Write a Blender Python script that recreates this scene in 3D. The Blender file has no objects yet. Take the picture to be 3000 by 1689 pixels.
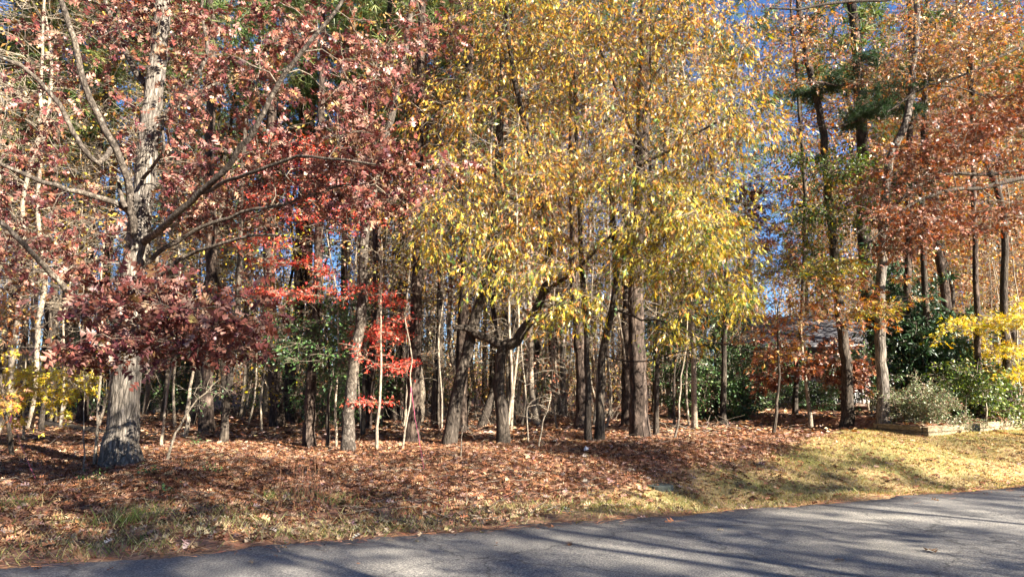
import bpy, math, random
import numpy as np
from mathutils import Vector, Matrix, Quaternion

rng = np.random.default_rng(11)
random.seed(11)
SC = bpy.context.scene
COL = SC.collection

# ------------------------------------------------------------------ camera, sky, sun, exposure
PITCH = math.radians(7.9)
FPX = 2000.0
CAMZ = 1.6
cd = bpy.data.cameras.new("camera"); cam = bpy.data.objects.new("camera", cd); COL.objects.link(cam)
cam.location = (0, 0, CAMZ); cam.rotation_euler = (math.radians(90) + PITCH, 0, 0)
cd.sensor_width = 36; cd.lens = 24.0; cd.clip_end = 3000; cd.clip_start = 0.05
SC.camera = cam

SUN_EL = math.radians(29)
SUN_AZ = (0.79, -0.61)                      # horizontal direction towards the sun
n_ = math.hypot(*SUN_AZ)
SDIR = Vector((SUN_AZ[0] / n_ * math.cos(SUN_EL), SUN_AZ[1] / n_ * math.cos(SUN_EL), math.sin(SUN_EL)))
world = bpy.data.worlds.new("World"); SC.world = world; world.use_nodes = True
wn = world.node_tree.nodes; wl = world.node_tree.links
bg = wn["Background"]; sky = wn.new("ShaderNodeTexSky"); sky.sky_type = 'NISHITA'; sky.sun_disc = False
sky.sun_elevation = SUN_EL; sky.sun_rotation = math.atan2(SDIR.x, SDIR.y)
sky.air_density = 0.8; sky.dust_density = 0.0; sky.ozone_density = 8.0
wl.new(sky.outputs[0], bg.inputs[0]); bg.inputs[1].default_value = 0.05
sd = bpy.data.lights.new("sun", 'SUN'); sd.energy = 5.0; sd.angle = math.radians(0.53); sd.color = (1.0, 0.91, 0.78)
sun = bpy.data.objects.new("sun", sd); COL.objects.link(sun)
sun.rotation_euler = SDIR.to_track_quat('Z', 'Y').to_euler()
SC.view_settings.view_transform = 'Standard'; SC.view_settings.look = 'None'
SC.view_settings.exposure = 2.45; SC.view_settings.gamma = 1.0
SC.view_settings.use_curve_mapping = False
cy = SC.cycles
cy.max_bounces = 5; cy.diffuse_bounces = 2; cy.glossy_bounces = 2; cy.transmission_bounces = 3
cy.transparent_max_bounces = 4; cy.caustics_reflective = False; cy.caustics_refractive = False
cy.use_denoising = True
try:
    cy.denoising_prefilter = 'ACCURATE'
except Exception:
    pass

# ------------------------------------------------------------------ where things stand
def sstep(a, b, x):
    t = np.clip((np.asarray(x, float) - a) / (b - a), 0, 1)
    return t * t * (3 - 2 * t)

WC = np.array([10.1, 17.0]); WE = np.array([15.4, 20.5])
WD = (WE - WC) / np.linalg.norm(WE - WC); WN = np.array([-WD[1], WD[0]])
WA = np.array([9.65, 18.7]); AD = (WA - WC) / np.linalg.norm(WA - WC); AN = np.array([AD[1], -AD[0]])

def ST(x, y):
    x = np.asarray(x, float); y = np.asarray(y, float)
    return -0.354 * x + 0.935 * y - 7.42, 0.935 * x + 0.354 * y

def H(x, y):
    """height of the terrain"""
    x = np.asarray(x, float); y = np.asarray(y, float)
    s, t = ST(x, y)
    r = sstep(1.5, 7.5, t)
    off = sstep(0.0, 0.5, s)
    z = -0.02 + 0 * s
    z = z - 0.26 * r * np.exp(-((s - 1.5) / 0.85) ** 2)
    z = z + 0.34 * r * sstep(2.0, 5.0, s) * (1 - 0.35 * sstep(7, 14, s))
    z = z + 0.14 * (1 - r) * sstep(0.3, 6, s)
    z = z + off * (0.035 * np.sin(1.3 * x + 0.7 * y) + 0.03 * np.sin(0.9 * y - 1.7 * x + 1.0) + 0.02 * np.sin(3.1 * x + 2.3 * y))
    z = z + sstep(8, 25, s) * 0.12 * np.sin(0.31 * x + 0.4) * np.sin(0.23 * y + 1)
    u = (x - WC[0]) * WN[0] + (y - WC[1]) * WN[1]
    v = (x - WC[0]) * AN[0] + (y - WC[1]) * AN[1]
    m = np.minimum(u, v)
    z = z + 0.24 * sstep(0.02, 0.3, m) * (1 - sstep(5, 12, m))
    z = z + 2.6 * sstep(38, 95, y)
    z = z - 0.03 * (s < -7.6)
    return z

cp, sp_ = math.cos(PITCH), math.sin(PITCH)
def ray(px, py):
    a = (px - 1500) / FPX; b = -(py - 844.5) / FPX
    return np.array([a, cp - b * sp_, sp_ + b * cp])

def P(px, py, Y):
    d = ray(px, py); k = Y / d[1]
    return np.array([d[0] * k, Y, CAMZ + d[2] * k])

def G(px, py):
    d = ray(px, py); k = np.linspace(3, 120, 6000)
    q = d[None, :] * k[:, None]; q[:, 2] += CAMZ
    below = q[:, 2] < H(q[:, 0], q[:, 1])
    i = int(np.argmax(below)) if below.any() else 4000
    p = q[i]; p[2] = float(H(p[0], p[1]))
    return p

def proj(p):
    dx = p[:, 0]; dy = p[:, 1]; dz = p[:, 2] - CAMZ
    f = dy * cp + dz * sp_; u = -dy * sp_ + dz * cp
    return 1500 + FPX * dx / f, 844.5 - FPX * u / f

# ------------------------------------------------------------------ object helpers
def link(name, mesh, parent=None, kind=None):
    o = bpy.data.objects.new(name, mesh); COL.objects.link(o)
    if parent is not None: o.parent = parent
    if kind: o["kind"] = kind
    return o

def tag(o, label=None, cat=None, group=None):
    if label: o["label"] = label
    if cat: o["category"] = cat
    if group: o["group"] = group
    return o

def empty(name, loc):
    o = bpy.data.objects.new(name, None); o.location = loc; o.empty_display_size = 0.2
    COL.objects.link(o); return o

def mesh_np(name, V, F, mat, col=None, smooth=False, sizes=3):
    """V (n,3); F (m,k) with k = 3 or 4; col (n,3) linear colour per vertex"""
    V = np.ascontiguousarray(V, np.float32); F = np.ascontiguousarray(F, np.int32)
    me = bpy.data.meshes.new(name)
    k = F.shape[1]; m = F.shape[0]
    me.vertices.add(len(V)); me.vertices.foreach_set("co", V.ravel())
    me.loops.add(m * k); me.loops.foreach_set("vertex_index", F.ravel())
    me.polygons.add(m); me.polygons.foreach_set("loop_start", np.arange(0, m * k, k, dtype=np.int32))
    if smooth: me.polygons.foreach_set("use_smooth", np.ones(m, bool))
    if col is not None:
        a = me.attributes.new("Col", 'FLOAT_COLOR', 'POINT')
        c = np.ones((len(V), 4), np.float32); c[:, :3] = col
        a.data.foreach_set("color", c.ravel())
    me.update(calc_edges=True)
    if mat: me.materials.append(mat)
    return me

def boxes(parts):
    """parts: list of (centre, half sizes, optional 3x3) -> V,F quads"""
    V = []; F = []
    for p in parts:
        c, h = np.array(p[0], float), np.array(p[1], float)
        R = p[2] if len(p) > 2 else np.eye(3)
        b = len(V)
        for sx in (-1, 1):
            for sy in (-1, 1):
                for sz in (-1, 1):
                    V.append(c + R @ (h * np.array([sx, sy, sz])))
        for f in ((0, 1, 3, 2), (4, 6, 7, 5), (0, 4, 5, 1), (2, 3, 7, 6), (0, 2, 6, 4), (1, 5, 7, 3)):
            F.append([b + i for i in f])
    return np.array(V), np.array(F)

def norm(a):
    return a / np.maximum(np.linalg.norm(a, axis=-1, keepdims=True), 1e-9)

def tube_batch(Pt, R, sides):
    """Pt (N,K,3), R (N,K) -> V, quads"""
    N, K, _ = Pt.shape
    T = np.empty_like(Pt); T[:, 1:-1] = Pt[:, 2:] - Pt[:, :-2]; T[:, 0] = Pt[:, 1] - Pt[:, 0]; T[:, -1] = Pt[:, -1] - Pt[:, -2]
    T = norm(T)
    mean = norm(Pt[:, -1] - Pt[:, 0])
    ref = np.where(np.abs(mean[:, 2:3]) > 0.8, np.array([[1.0, 0.15, 0]]), np.array([[0, 0.1, 1.0]]))
    A = norm(np.cross(T, ref[:, None, :])); B = np.cross(T, A)
    th = np.arange(sides) * 2 * math.pi / sides
    V = Pt[:, :, None, :] + R[:, :, None, None] * (np.cos(th)[None, None, :, None] * A[:, :, None, :] + np.sin(th)[None, None, :, None] * B[:, :, None, :])
    idx = np.arange(N * K * sides).reshape(N, K, sides)
    a = idx[:, :-1, :]; b = np.roll(idx, -1, axis=2)[:, :-1, :]; c = np.roll(idx, -1, axis=2)[:, 1:, :]; d = idx[:, 1:, :]
    F = np.stack([a, b, c, d], -1).reshape(-1, 4)
    return V.reshape(-1, 3), F

class Bag:
    def __init__(s): s.V = []; s.F = []; s.n = 0
    def add(s, V, F):
        s.V.append(V); s.F.append(F + s.n); s.n += len(V)
    def mesh(s, name, mat, smooth=True, off=None):
        V = np.concatenate(s.V); F = np.concatenate(s.F)
        if off is not None: V = V - off
        return mesh_np(name, V, F, mat, smooth=smooth)

# ------------------------------------------------------------------ materials
def new_mat(name):
    m = bpy.data.materials.new(name); m.use_nodes = True
    return m, m.node_tree.nodes, m.node_tree.links, m.node_tree.nodes["Principled BSDF"], m.node_tree.nodes["Material Output"]

def ramp(nodes, stops):
    r = nodes.new("ShaderNodeValToRGB")
    e = r.color_ramp.elements
    while len(e) < len(stops): e.new(0.5)
    for i, (p, c) in enumerate(stops):
        e[i].position = p; e[i].color = (*c, 1)
    return r

def noise(nodes, links, src, scale, detail=6, rough=0.6):
    n = nodes.new("ShaderNodeTexNoise"); n.inputs["Scale"].default_value = scale
    n.inputs["Detail"].default_value = detail; n.inputs["Roughness"].default_value = rough
    links.new(src, n.inputs["Vector"]); return n

def bark(name, c1, c2, c3, sx=9, sz=1.6, bump=0.6, plates=False):
    m, N, L, bs, out = new_mat(name)
    g = N.new("ShaderNodeNewGeometry")
    mp = N.new("ShaderNodeMapping"); mp.inputs["Scale"].default_value = (sx, sx, sz); L.new(g.outputs["Position"], mp.inputs["Vector"])
    n1 = noise(N, L, mp.outputs[0], 2.2, 9, 0.68)
    v = N.new("ShaderNodeTexVoronoi"); v.feature = 'DISTANCE_TO_EDGE'; v.inputs["Scale"].default_value = 2.0 if not plates else 1.3
    mixv = N.new("ShaderNodeVectorMath"); mixv.operation = 'MULTIPLY_ADD'
    mixv.inputs[1].default_value = (0.5, 0.5, 0.5); L.new(n1.outputs["Color"], mixv.inputs[0]); L.new(mp.outputs[0], mixv.inputs[2])
    L.new(mixv.outputs[0], v.inputs["Vector"])
    cr = ramp(N, [(0.30, c1), (0.52, c2), (0.72, c3)]); L.new(n1.outputs[0], cr.inputs[0])
    cv = N.new("ShaderNodeMapRange"); cv.inputs[1].default_value = 0.0; cv.inputs[2].default_value = 0.16
    cv.inputs[3].default_value = 0.45; L.new(v.outputs["Distance"], cv.inputs[0])
    mm = N.new("ShaderNodeMix"); mm.data_type = 'RGBA'; mm.blend_type = 'MULTIPLY'; mm.inputs[0].default_value = 1
    L.new(cr.outputs[0], mm.inputs[6]); L.new(cv.outputs[0], mm.inputs[7])
    n2 = noise(N, L, g.outputs["Position"], 1.1, 3); lich = ramp(N, [(0.45, (0.8, 0.8, 0.8)), (0.62, (1.15, 1.14, 1.08))]); L.new(n2.outputs[0], lich.inputs[0])
    m3 = N.new("ShaderNodeMix"); m3.data_type = 'RGBA'; m3.blend_type = 'MULTIPLY'; m3.inputs[0].default_value = 1
    L.new(mm.outputs[2], m3.inputs[6]); L.new(lich.outputs[0], m3.inputs[7]); L.new(m3.outputs[2], bs.inputs["Base Color"])
    bs.inputs["Roughness"].default_value = 0.9; bs.inputs["Specular IOR Level"].default_value = 0.2
    ad = N.new("ShaderNodeMath"); ad.operation = 'ADD'; L.new(n1.outputs[0], ad.inputs[0]); L.new(cv.outputs[0], ad.inputs[1])
    bp = N.new("ShaderNodeBump"); bp.inputs["Strength"].default_value = bump; bp.inputs["Distance"].default_value = 0.03
    L.new(ad.outputs[0], bp.inputs["Height"]); L.new(bp.outputs[0], bs.inputs["Normal"])
    return m

def plain(name, c, rough=0.8, var=0.25, scale=8, spec=0.3):
    m, N, L, bs, out = new_mat(name)
    g = N.new("ShaderNodeNewGeometry"); n = noise(N, L, g.outputs["Position"], scale, 5)
    r = ramp(N, [(0.3, tuple(x * (1 - var) for x in c)), (0.7, tuple(min(1, x * (1 + var)) for x in c))])
    L.new(n.outputs[0], r.inputs[0]); L.new(r.outputs[0], bs.inputs["Base Color"])
    bs.inputs["Roughness"].default_value = rough; bs.inputs["Specular IOR Level"].default_value = spec
    return m

def leafmat(name, rough=0.5, trans=0.35, spec=0.4):
    m, N, L, bs, out = new_mat(name)
    a = N.new("ShaderNodeAttribute"); a.attribute_name = "Col"
    L.new(a.outputs["Color"], bs.inputs["Base Color"])
    bs.inputs["Roughness"].default_value = rough; bs.inputs["Specular IOR Level"].default_value = spec
    if trans > 0:
        t = N.new("ShaderNodeBsdfTranslucent"); mx = N.new("ShaderNodeMixShader"); mx.inputs[0].default_value = trans
        gm = N.new("ShaderNodeHueSaturation"); gm.inputs["Saturation"].default_value = 1.2; gm.inputs["Value"].default_value = 1.2
        L.new(a.outputs["Color"], gm.inputs["Color"]); L.new(gm.outputs[0], t.inputs[0])
        L.new(bs.outputs[0], mx.inputs[1]); L.new(t.outputs[0], mx.inputs[2]); L.new(mx.outputs[0], out.inputs[0])
    return m

M_OAK = bark("bark_grey_oak", (0.07, 0.06, 0.05), (0.22, 0.19, 0.16), (0.44, 0.39, 0.34), 9, 1.5, 0.9)
M_PINE = bark("bark_pine", (0.024, 0.017, 0.013), (0.08, 0.058, 0.046), (0.25, 0.185, 0.145), 5, 1.8, 0.9, True)
M_HARD = bark("bark_brown", (0.024, 0.018, 0.014), (0.075, 0.060, 0.047), (0.22, 0.18, 0.145), 12, 2.0, 0.6)
M_LIMB = bark("bark_limb", (0.04, 0.032, 0.025), (0.12, 0.098, 0.078), (0.40, 0.34, 0.28), 7, 4, 0.6)  # darker oak bark painting limbs in silhouette, cream tone for their sunlit parts
M_PALE = bark("bark_pale", (0.20, 0.16, 0.115), (0.36, 0.30, 0.23), (0.52, 0.45, 0.36), 14, 4, 0.3)
M_TWIG = bark("bark_twig", (0.11, 0.085, 0.065), (0.22, 0.18, 0.14), (0.38, 0.32, 0.26), 10, 6, 0.2)
M_LEAF = leafmat("leaf_dry", 0.42, 0.27, 0.5)
M_LITTER = leafmat("leaf_litter", 0.6, 0.12, 0.4)
M_GREEN = leafmat("leaf_evergreen", 0.42, 0.15, 0.5)
M_NEEDLE = leafmat("needles", 0.5, 0.3, 0.4)
M_GRASS = leafmat("grass_blades", 0.6, 0.3, 0.3)

# ------------------------------------------------------------------ leaves
def tmpl(verts, faces): return np.array(verts, float), np.array(faces, int)
KITE = tmpl([(0, 0, 0), (.30, .45, .10), (0, 1, -.05), (-.30, .45, .10)], [(0, 1, 2), (0, 2, 3)])
LANCE = tmpl([(0, 0, 0), (.16, .35, .06), (.10, .75, .0), (0, 1.1, -.2), (-.10, .75, .0), (-.16, .35, .06), (0, .5, 0)],
             [(0, 1, 6), (1, 2, 6), (2, 3, 6), (3, 4, 6), (4, 5, 6), (5, 0, 6)])
OAK = tmpl([(0, 0, 0), (0, .3, -.02), (0, .6, -.04), (0, 1, -.16), (.34, .30, .10), (.46, .62, .06), (.26, .92, -.02), (-.34, .30, .10), (-.46, .62, .06), (-.26, .92, -.02), (0, .14, 0), (0, .45, -.03), (0, .76, -.06)],
           [(10, 4, 1), (11, 5, 2), (12, 6, 3), (10, 1, 7), (11, 2, 8), (12, 3, 9), (0, 4, 1), (0, 1, 7), (1, 5, 2), (1, 2, 8), (2, 6, 12), (2, 12, 9)])
# southern red oak: narrow, three long drooping lobes
SICKLE = tmpl([(0, 0, 0), (.07, .40, .02), (-.07, .40, .02), (0, 1.15, -.22), (.24, .80, -.06), (-.24, .80, -.06), (.05, .62, .0), (-.05, .62, 0)],
              [(0, 1, 2), (1, 4, 6), (2, 7, 5), (1, 6, 2), (2, 6, 7), (6, 3, 7)])
MAPLE = tmpl([(0, 0, 0), (-.13, .38, .02), (0, 1, -.12), (.13, .38, .02), (.50, .74, .05), (-.50, .74, .05), (.50, .18, .08), (-.50, .18, .08), (0, .22, 0)],
             [(1, 3, 2), (8, 4, 3), (8, 1, 5), (0, 6, 8), (0, 8, 7), (8, 3, 1)])
def needle_template(n=12, w=0.035):
    V = []; F = []
    r = np.random.default_rng(3)
    for i in range(n):
        d = norm(np.array([r.normal() * .6, .7 + r.normal() * .25, r.normal() * .6])); q = norm(np.cross(d, r.normal(size=3))) * w
        b = len(V); V += [-q, q, d]; F.append((b, b + 1, b + 2))
    return np.array(V), np.array(F)
NEEDLE = needle_template()

def scatter(name, tm, pos, dirs, nrm, size, col, mat, off=None, parent=None, kind="stuff"):
    T, F0 = tm
    Y = norm(dirs); Z = norm(nrm - (nrm * Y).sum(1, keepdims=True) * Y); X = np.cross(Y, Z)
    s = size[:, None, None]
    V = pos[:, None, :] + s * (T[None, :, 0:1] * X[:, None, :] + T[None, :, 1:2] * Y[:, None, :] + T[None, :, 2:3] * Z[:, None, :])
    if off is not None: V = V - off
    k = len(T)
    F = (F0[None] + (np.arange(len(pos)) * k)[:, None, None]).reshape(-1, 3)
    C = np.repeat(col, k, axis=0)
    me = mesh_np(name, V.reshape(-1, 3), F, mat, col=C)
    return link(name, me, parent, kind)

def palette(cols, weights, n, jit=0.18, R=None):
    R = R or rng
    w = np.array(weights, float); w /= w.sum()
    i = R.choice(len(cols), n, p=w)
    c = np.array(cols)[i] * (1 + jit * R.normal(size=(n, 1))) * (1 + 0.07 * R.normal(size=(n, 3)))
    return np.clip(c, 0.004, 0.9)

PAL = {
 'redoak': ([(.20, .065, .055), (.32, .15, .11), (.10, .028, .032), (.24, .085, .06), (.44, .27, .20), (.32, .19, .08)], [4.5, 4.5, 4.5, 4, 3, 1.2]),
 'gold':   ([(.55, .31, .035), (.38, .29, .045), (.47, .19, .045), (.64, .44, .07), (.11, .16, .04), (.22, .10, .045)], [4.5, 4, 3.6, 2, 2.8, 3]),
 'goldgreen': ([(.50, .34, .035), (.32, .29, .045), (.42, .18, .04), (.56, .42, .05), (.09, .15, .04)], [4, 4, 2, 2.2, 3.2]),
 'orange': ([(.50, .22, .07), (.37, .12, .045), (.52, .32, .19), (.52, .33, .08), (.20, .07, .035), (.24, .22, .06)], [5, 3.5, 3.5, 3, 3, 1.2]),
 'rust':   ([(.30, .115, .055), (.19, .065, .035), (.38, .19, .11), (.11, .04, .028)], [4, 4, 2, 3]),
 'scarlet': ([(.80, .10, .065), (.68, .06, .045), (.86, .24, .14), (.50, .05, .035), (.62, .16, .07)], [5, 3, 3.2, 1.5, 1.5]),
 'yellow': ([(.68, .50, .03), (.58, .44, .05), (.45, .42, .06), (.66, .36, .03)], [5, 3, 2, 1]),
 'tan':    ([(.42, .27, .14), (.50, .36, .20), (.30, .17, .08), (.45, .30, .06)], [4, 3, 3, 2]),
 'ybrown': ([(.45, .30, .06), (.38, .20, .06), (.50, .38, .08), (.25, .24, .06), (.28, .12, .05)], [4, 4, 3, 2, 2]),
 'green':  ([(.045, .095, .028), (.03, .065, .02), (.08, .14, .04), (.12, .19, .05)], [4, 3, 2.5, .8]),
 'dark':   ([(.022, .05, .022), (.035, .075, .028), (.05, .10, .035)], [4, 4, 2]),
 'azalea': ([(.16, .20, .09), (.26, .27, .15), (.10, .14, .055), (.34, .26, .17), (.22, .11, .06)], [4, 3, 3, 1.5, 1.2]),
 'lime':   ([(.11, .17, .035), (.24, .28, .05), (.06, .10, .025)], [3, 1.6, 4]),
 'pine':   ([(.10, .15, .04), (.15, .20, .06), (.06, .10, .03), (.22, .26, .09)], [4, 3, 2, 2]),
 'pineshade': ([(.045, .085, .035), (.07, .12, .05), (.03, .055, .025)], [3, 2, 3]),  # darker needle tones that paint the shade on the bough sprays
 'litter': ([(.40, .22, .12), (.27, .13, .065), (.50, .34, .21), (.10, .048, .032), (.33, .22, .14), (.40, .18, .08), (.36, .28, .25), (.56, .42, .28)], [5, 6, 3, 6, 3, 2, 1.5, .9]),
}
TM = {'redoak': OAK, 'gold': SICKLE, 'goldgreen': SICKLE, 'orange': MAPLE, 'rust': OAK, 'scarlet': MAPLE, 'yellow': MAPLE, 'tan': KITE,
      'ybrown': KITE, 'green': KITE, 'dark': LANCE, 'azalea': KITE, 'lime': KITE, 'pine': NEEDLE, 'pineshade': NEEDLE, 'litter': OAK}
MT = {'green': M_GREEN, 'dark': M_GREEN, 'azalea': M_GREEN, 'pine': M_NEEDLE, 'pineshade': M_NEEDLE}

# ------------------------------------------------------------------ growing a tree
def resample(pts, rad, step):
    pts = np.array(pts, float); rad = np.array(rad, float)
    # Catmull-Rom through the points
    n = len(pts); Q = []; RR = []
    for i in range(n - 1):
        p0 = pts[max(i - 1, 0)]; p1 = pts[i]; p2 = pts[i + 1]; p3 = pts[min(i + 2, n - 1)]
        k = max(2, int(np.linalg.norm(p2 - p1) / step))
        for j in range(k):
            t = j / k
            Q.append(0.5 * ((2 * p1) + (-p0 + p2) * t + (2 * p0 - 5 * p1 + 4 * p2 - p3) * t * t + (-p0 + 3 * p1 - 3 * p2 + p3) * t ** 3))
            RR.append(rad[i] + (rad[i + 1] - rad[i]) * t)
    Q.append(pts[-1]); RR.append(rad[-1])
    return np.array(Q), np.array(RR)

def grow(trunk, trad, tips, limbs=(), zmin=0.0, rtip=0.006, step=0.35, R=rng, sag=0.15, back=0.35):
    """join every tip to the nearest wood.  returns list of chains (pts, radii) of grown branches and tip directions"""
    pos = [trunk[i] for i in range(len(trunk))]; par = [-1] + list(range(len(trunk) - 1))
    fixed = [True] * len(trunk); frad = list(trad); usable = [p[2] >= zmin for p in trunk]
    if not any(usable): usable[-1] = True
    for lp, lr in limbs:
        d = np.linalg.norm(np.array(pos) - lp[0], axis=1); p = int(np.argmin(d))
        for i in range(len(lp)):
            par.append(p if i == 0 else len(pos) - 1); pos.append(lp[i]); fixed.append(True); frad.append(lr[i]); usable.append(i > 2)
    pos = np.array(pos); par = np.array(par); usable = np.array(usable)
    cap = 40 + len(pos) + len(tips) * 14
    PP = np.zeros((cap, 3)); PP[:len(pos)] = pos
    pr = np.full(cap, -1); pr[:len(pos)] = par
    us = np.zeros(cap, bool); us[:len(pos)] = usable
    pl = np.zeros(cap)
    n = len(pos); nf = n
    base = np.array(pos[usable])
    dd = np.array([np.min(np.linalg.norm(base - t, axis=1)) for t in tips])
    order = np.argsort(dd)
    tipnode = []
    for ti in order:
        t = tips[ti]
        dv = t - PP[:n]; d = np.linalg.norm(dv, axis=1)
        cost = d + back * pl[:n] + 0.7 * np.maximum(0, PP[:n, 2] - t[2] + 0.2 * 0) 
        cost[~us[:n]] = 1e9
        k = int(np.argmin(cost))
        a = PP[k]; L = d[k]
        if L < 0.05: continue
        pd = norm((a - PP[pr[k]]) if pr[k] >= 0 else np.array([0, 0, 1.0]))
        m = min(10, max(2, int(L / step)))
        ctrl = a + pd * L * 0.22 + dv[k] * 0.33 + R.normal(size=3) * L * 0.10 + np.array([0, 0, sag * L * 0.5])
        s = np.linspace(0, 1, m + 1)[1:, None]
        seg = (1 - s) ** 2 * a + 2 * s * (1 - s) * ctrl + s ** 2 * t
        seg[:-1] += R.normal(size=(m - 1, 3)) * 0.03 * min(L, 1.5)
        prev = k; acc = pl[k]; lastp = a
        for q in seg:
            if n >= cap: break
            PP[n] = q; pr[n] = prev; acc += np.linalg.norm(q - lastp); pl[n] = acc; us[n] = True; prev = n; lastp = q; n += 1
        tipnode.append(prev)
    w = np.zeros(n)
    child = np.zeros(n, int)
    for i in range(nf, n):
        child[pr[i]] += 1
    for i in range(n - 1, nf - 1, -1):
        if w[i] == 0: w[i] = 1
        w[pr[i]] += w[i]
    rr = rtip * np.power(np.maximum(w, 1), 0.46)
    fr = np.array(frad)
    # chains
    kids = {}
    for i in range(nf, n): kids.setdefault(pr[i], []).append(i)
    chains = []
    stack = [(p, c) for p in list(kids) if p < nf for c in kids[p]]
    while stack:
        p, c = stack.pop()
        ids = [c]
        while ids[-1] in kids:
            ks = sorted(kids[ids[-1]], key=lambda i: -w[i])
            for o in ks[1:]: stack.append((ids[-1], o))
            ids.append(ks[0])
        r0 = rr[c] if p >= nf else min(rr[c], fr[p] * 0.7)
        pts = np.vstack([PP[p], PP[ids]]); rad = np.concatenate([[r0 * 1.1], np.minimum(rr[ids], r0)])
        rad[-1] *= 0.5
        chains.append((pts, rad))
    tn = np.array(tipnode, int)
    td = norm(PP[tn] - PP[pr[tn]])
    thin = np.array([i for i in range(nf, n) if w[i] <= 3], int)
    return chains, PP[tn], td, PP[thin], norm(PP[thin] - PP[pr[thin]])

def twiglets(tp, td, per, length, R, droop=0.0, spread=0.9, flat=0.0):
    N = len(tp) * per
    b = np.repeat(tp, per, axis=0); d = np.repeat(td, per, axis=0)
    v = R.normal(size=(N, 3)) * spread; v[:, 2] *= (1 - flat)
    e = norm(d + v); e[:, 2] *= (1 - flat * 0.7); e = norm(e)
    L = length * (0.5 + R.random(N))
    p1 = b + e * (L * 0.5)[:, None] + R.normal(size=(N, 3)) * 0.05 * length
    p2 = b + e * L[:, None] + np.array([0, 0, -1.0]) * (droop * L)[:, None] + R.normal(size=(N, 3)) * 0.08 * length
    return np.stack([b, p1, p2], 1)

def leaves_on(tw, per, R, droop=0.4, jitter=0.05, updown=0.6, drop=0.0):
    N = len(tw)
    t = R.random((N, per)) ** 0.6
    a = tw[:, 0, None]; b = tw[:, 1, None]; c = tw[:, 2, None]; t3 = t[..., None]
    p = (1 - t3) ** 2 * a + 2 * t3 * (1 - t3) * b + t3 ** 2 * c
    d = norm(tw[:, 2] - tw[:, 0])[:, None, :] + R.normal(size=(N, per, 3)) * 0.7
    d = norm(d); d[..., 2] -= droop; d = norm(d)
    nrm = R.normal(size=(N, per, 3)) * (1 - updown); nrm[..., 2] += updown
    p = p + R.normal(size=p.shape) * jitter
    p = p.reshape(-1, 3); d = d.reshape(-1, 3); nrm = nrm.reshape(-1, 3)
    if drop > 0:
        keep = R.random(len(p)) > drop; p, d, nrm = p[keep], d[keep], nrm[keep]
    return p, d, nrm

def trunk_mesh(pts, rad, sides, flare=0.0, ridge=0.0, R=rng, z0=None):
    """trunk with root flare, buttresses and furrows"""
    Pt = pts[None]; Rr = np.array(rad)[None].copy()
    hh = np.maximum(0, pts[:, 2] - (pts[0, 2] if z0 is None else z0))
    if flare > 0: Rr[0] *= 1 + flare * np.exp(-hh / 0.32) + 0.25 * flare * np.exp(-hh / 1.1)
    V, F = tube_batch(Pt, Rr, sides)
    V = V.reshape(len(pts), sides, 3)
    c = pts[:, None, :]; dv = V - c
    th = np.arange(sides) * 2 * math.pi / sides
    ph = R.random(6) * 6.28
    k = 1 + 0.035 * np.sin(2 * th + ph[0])[None, :] + 0.03 * np.sin(3 * th[None, :] + ph[1] + 0.8 * hh[:, None])
    k = k + 0.06 * flare * np.exp(-hh / 0.5)[:, None] * np.sin(5 * th + ph[2])[None, :] * 2
    if ridge > 0:
        k = k + ridge * np.abs(np.sin(sides * 0.21 * th[None, :] + 1.3 * np.sin(2.1 * hh[:, None] + ph[3]) + ph[4])) \
              + ridge * 0.7 * R.normal(size=(len(pts), sides)) * 0.5
    V = c + dv * k[..., None]
    return V.reshape(-1, 3), F

def chains_mesh(bag, chains, min_r=0.0):
    for pts, rad in chains:
        sides = 8 if rad[0] > 0.06 else (6 if rad[0] > 0.025 else (4 if rad[0] > 0.011 else 3))
        V, F = tube_batch(pts[None], rad[None], sides); bag.add(V, F)

LEAFOBJ = {}
def leaf_meshes(style, mat, size):
    key = style
    if key not in LEAFOBJ:
        T, F = TM[style]; r = np.random.default_rng(5); out = []
        for c in palette(*PAL[style], 12, R=r):
            out.append(mesh_np("leaf", T * 1.0, F, mat, col=np.tile(c, (len(T), 1))))
        LEAFOBJ[key] = out
    return LEAFOBJ[key]

def leaf_objects(root, off, style, p, d, nr, size, count, R, mat):
    """the leaves that show largest, one object each"""
    Y = p[:, 1]; px = p[:, 0] / np.maximum(Y, .1)
    vis = (np.abs(px) < 0.74) & (p[:, 2] < CAMZ + Y * 0.62) & (Y > 2)
    score = np.where(vis, Y, 1e6) + R.random(len(p)) * 0.8
    idx = np.argsort(score)[:count]
    ms = leaf_meshes(style, mat, 1)
    for i in idx:
        y = norm(d[i]); z = norm(nr[i] - nr[i].dot(y) * y); x = np.cross(y, z); s = float(size[i])
        o = bpy.data.objects.new("leaf", ms[R.integers(len(ms))]); COL.objects.link(o); o.parent = root
        M = Matrix([[x[0] * s, y[0] * s, z[0] * s, p[i, 0] - off[0]], [x[1] * s, y[1] * s, z[1] * s, p[i, 1] - off[1]], [x[2] * s, y[2] * s, z[2] * s, p[i, 2] - off[2]], [0, 0, 0, 1]])
        o.matrix_local = M
    m = np.ones(len(p), bool); m[idx] = False
    return m

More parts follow.
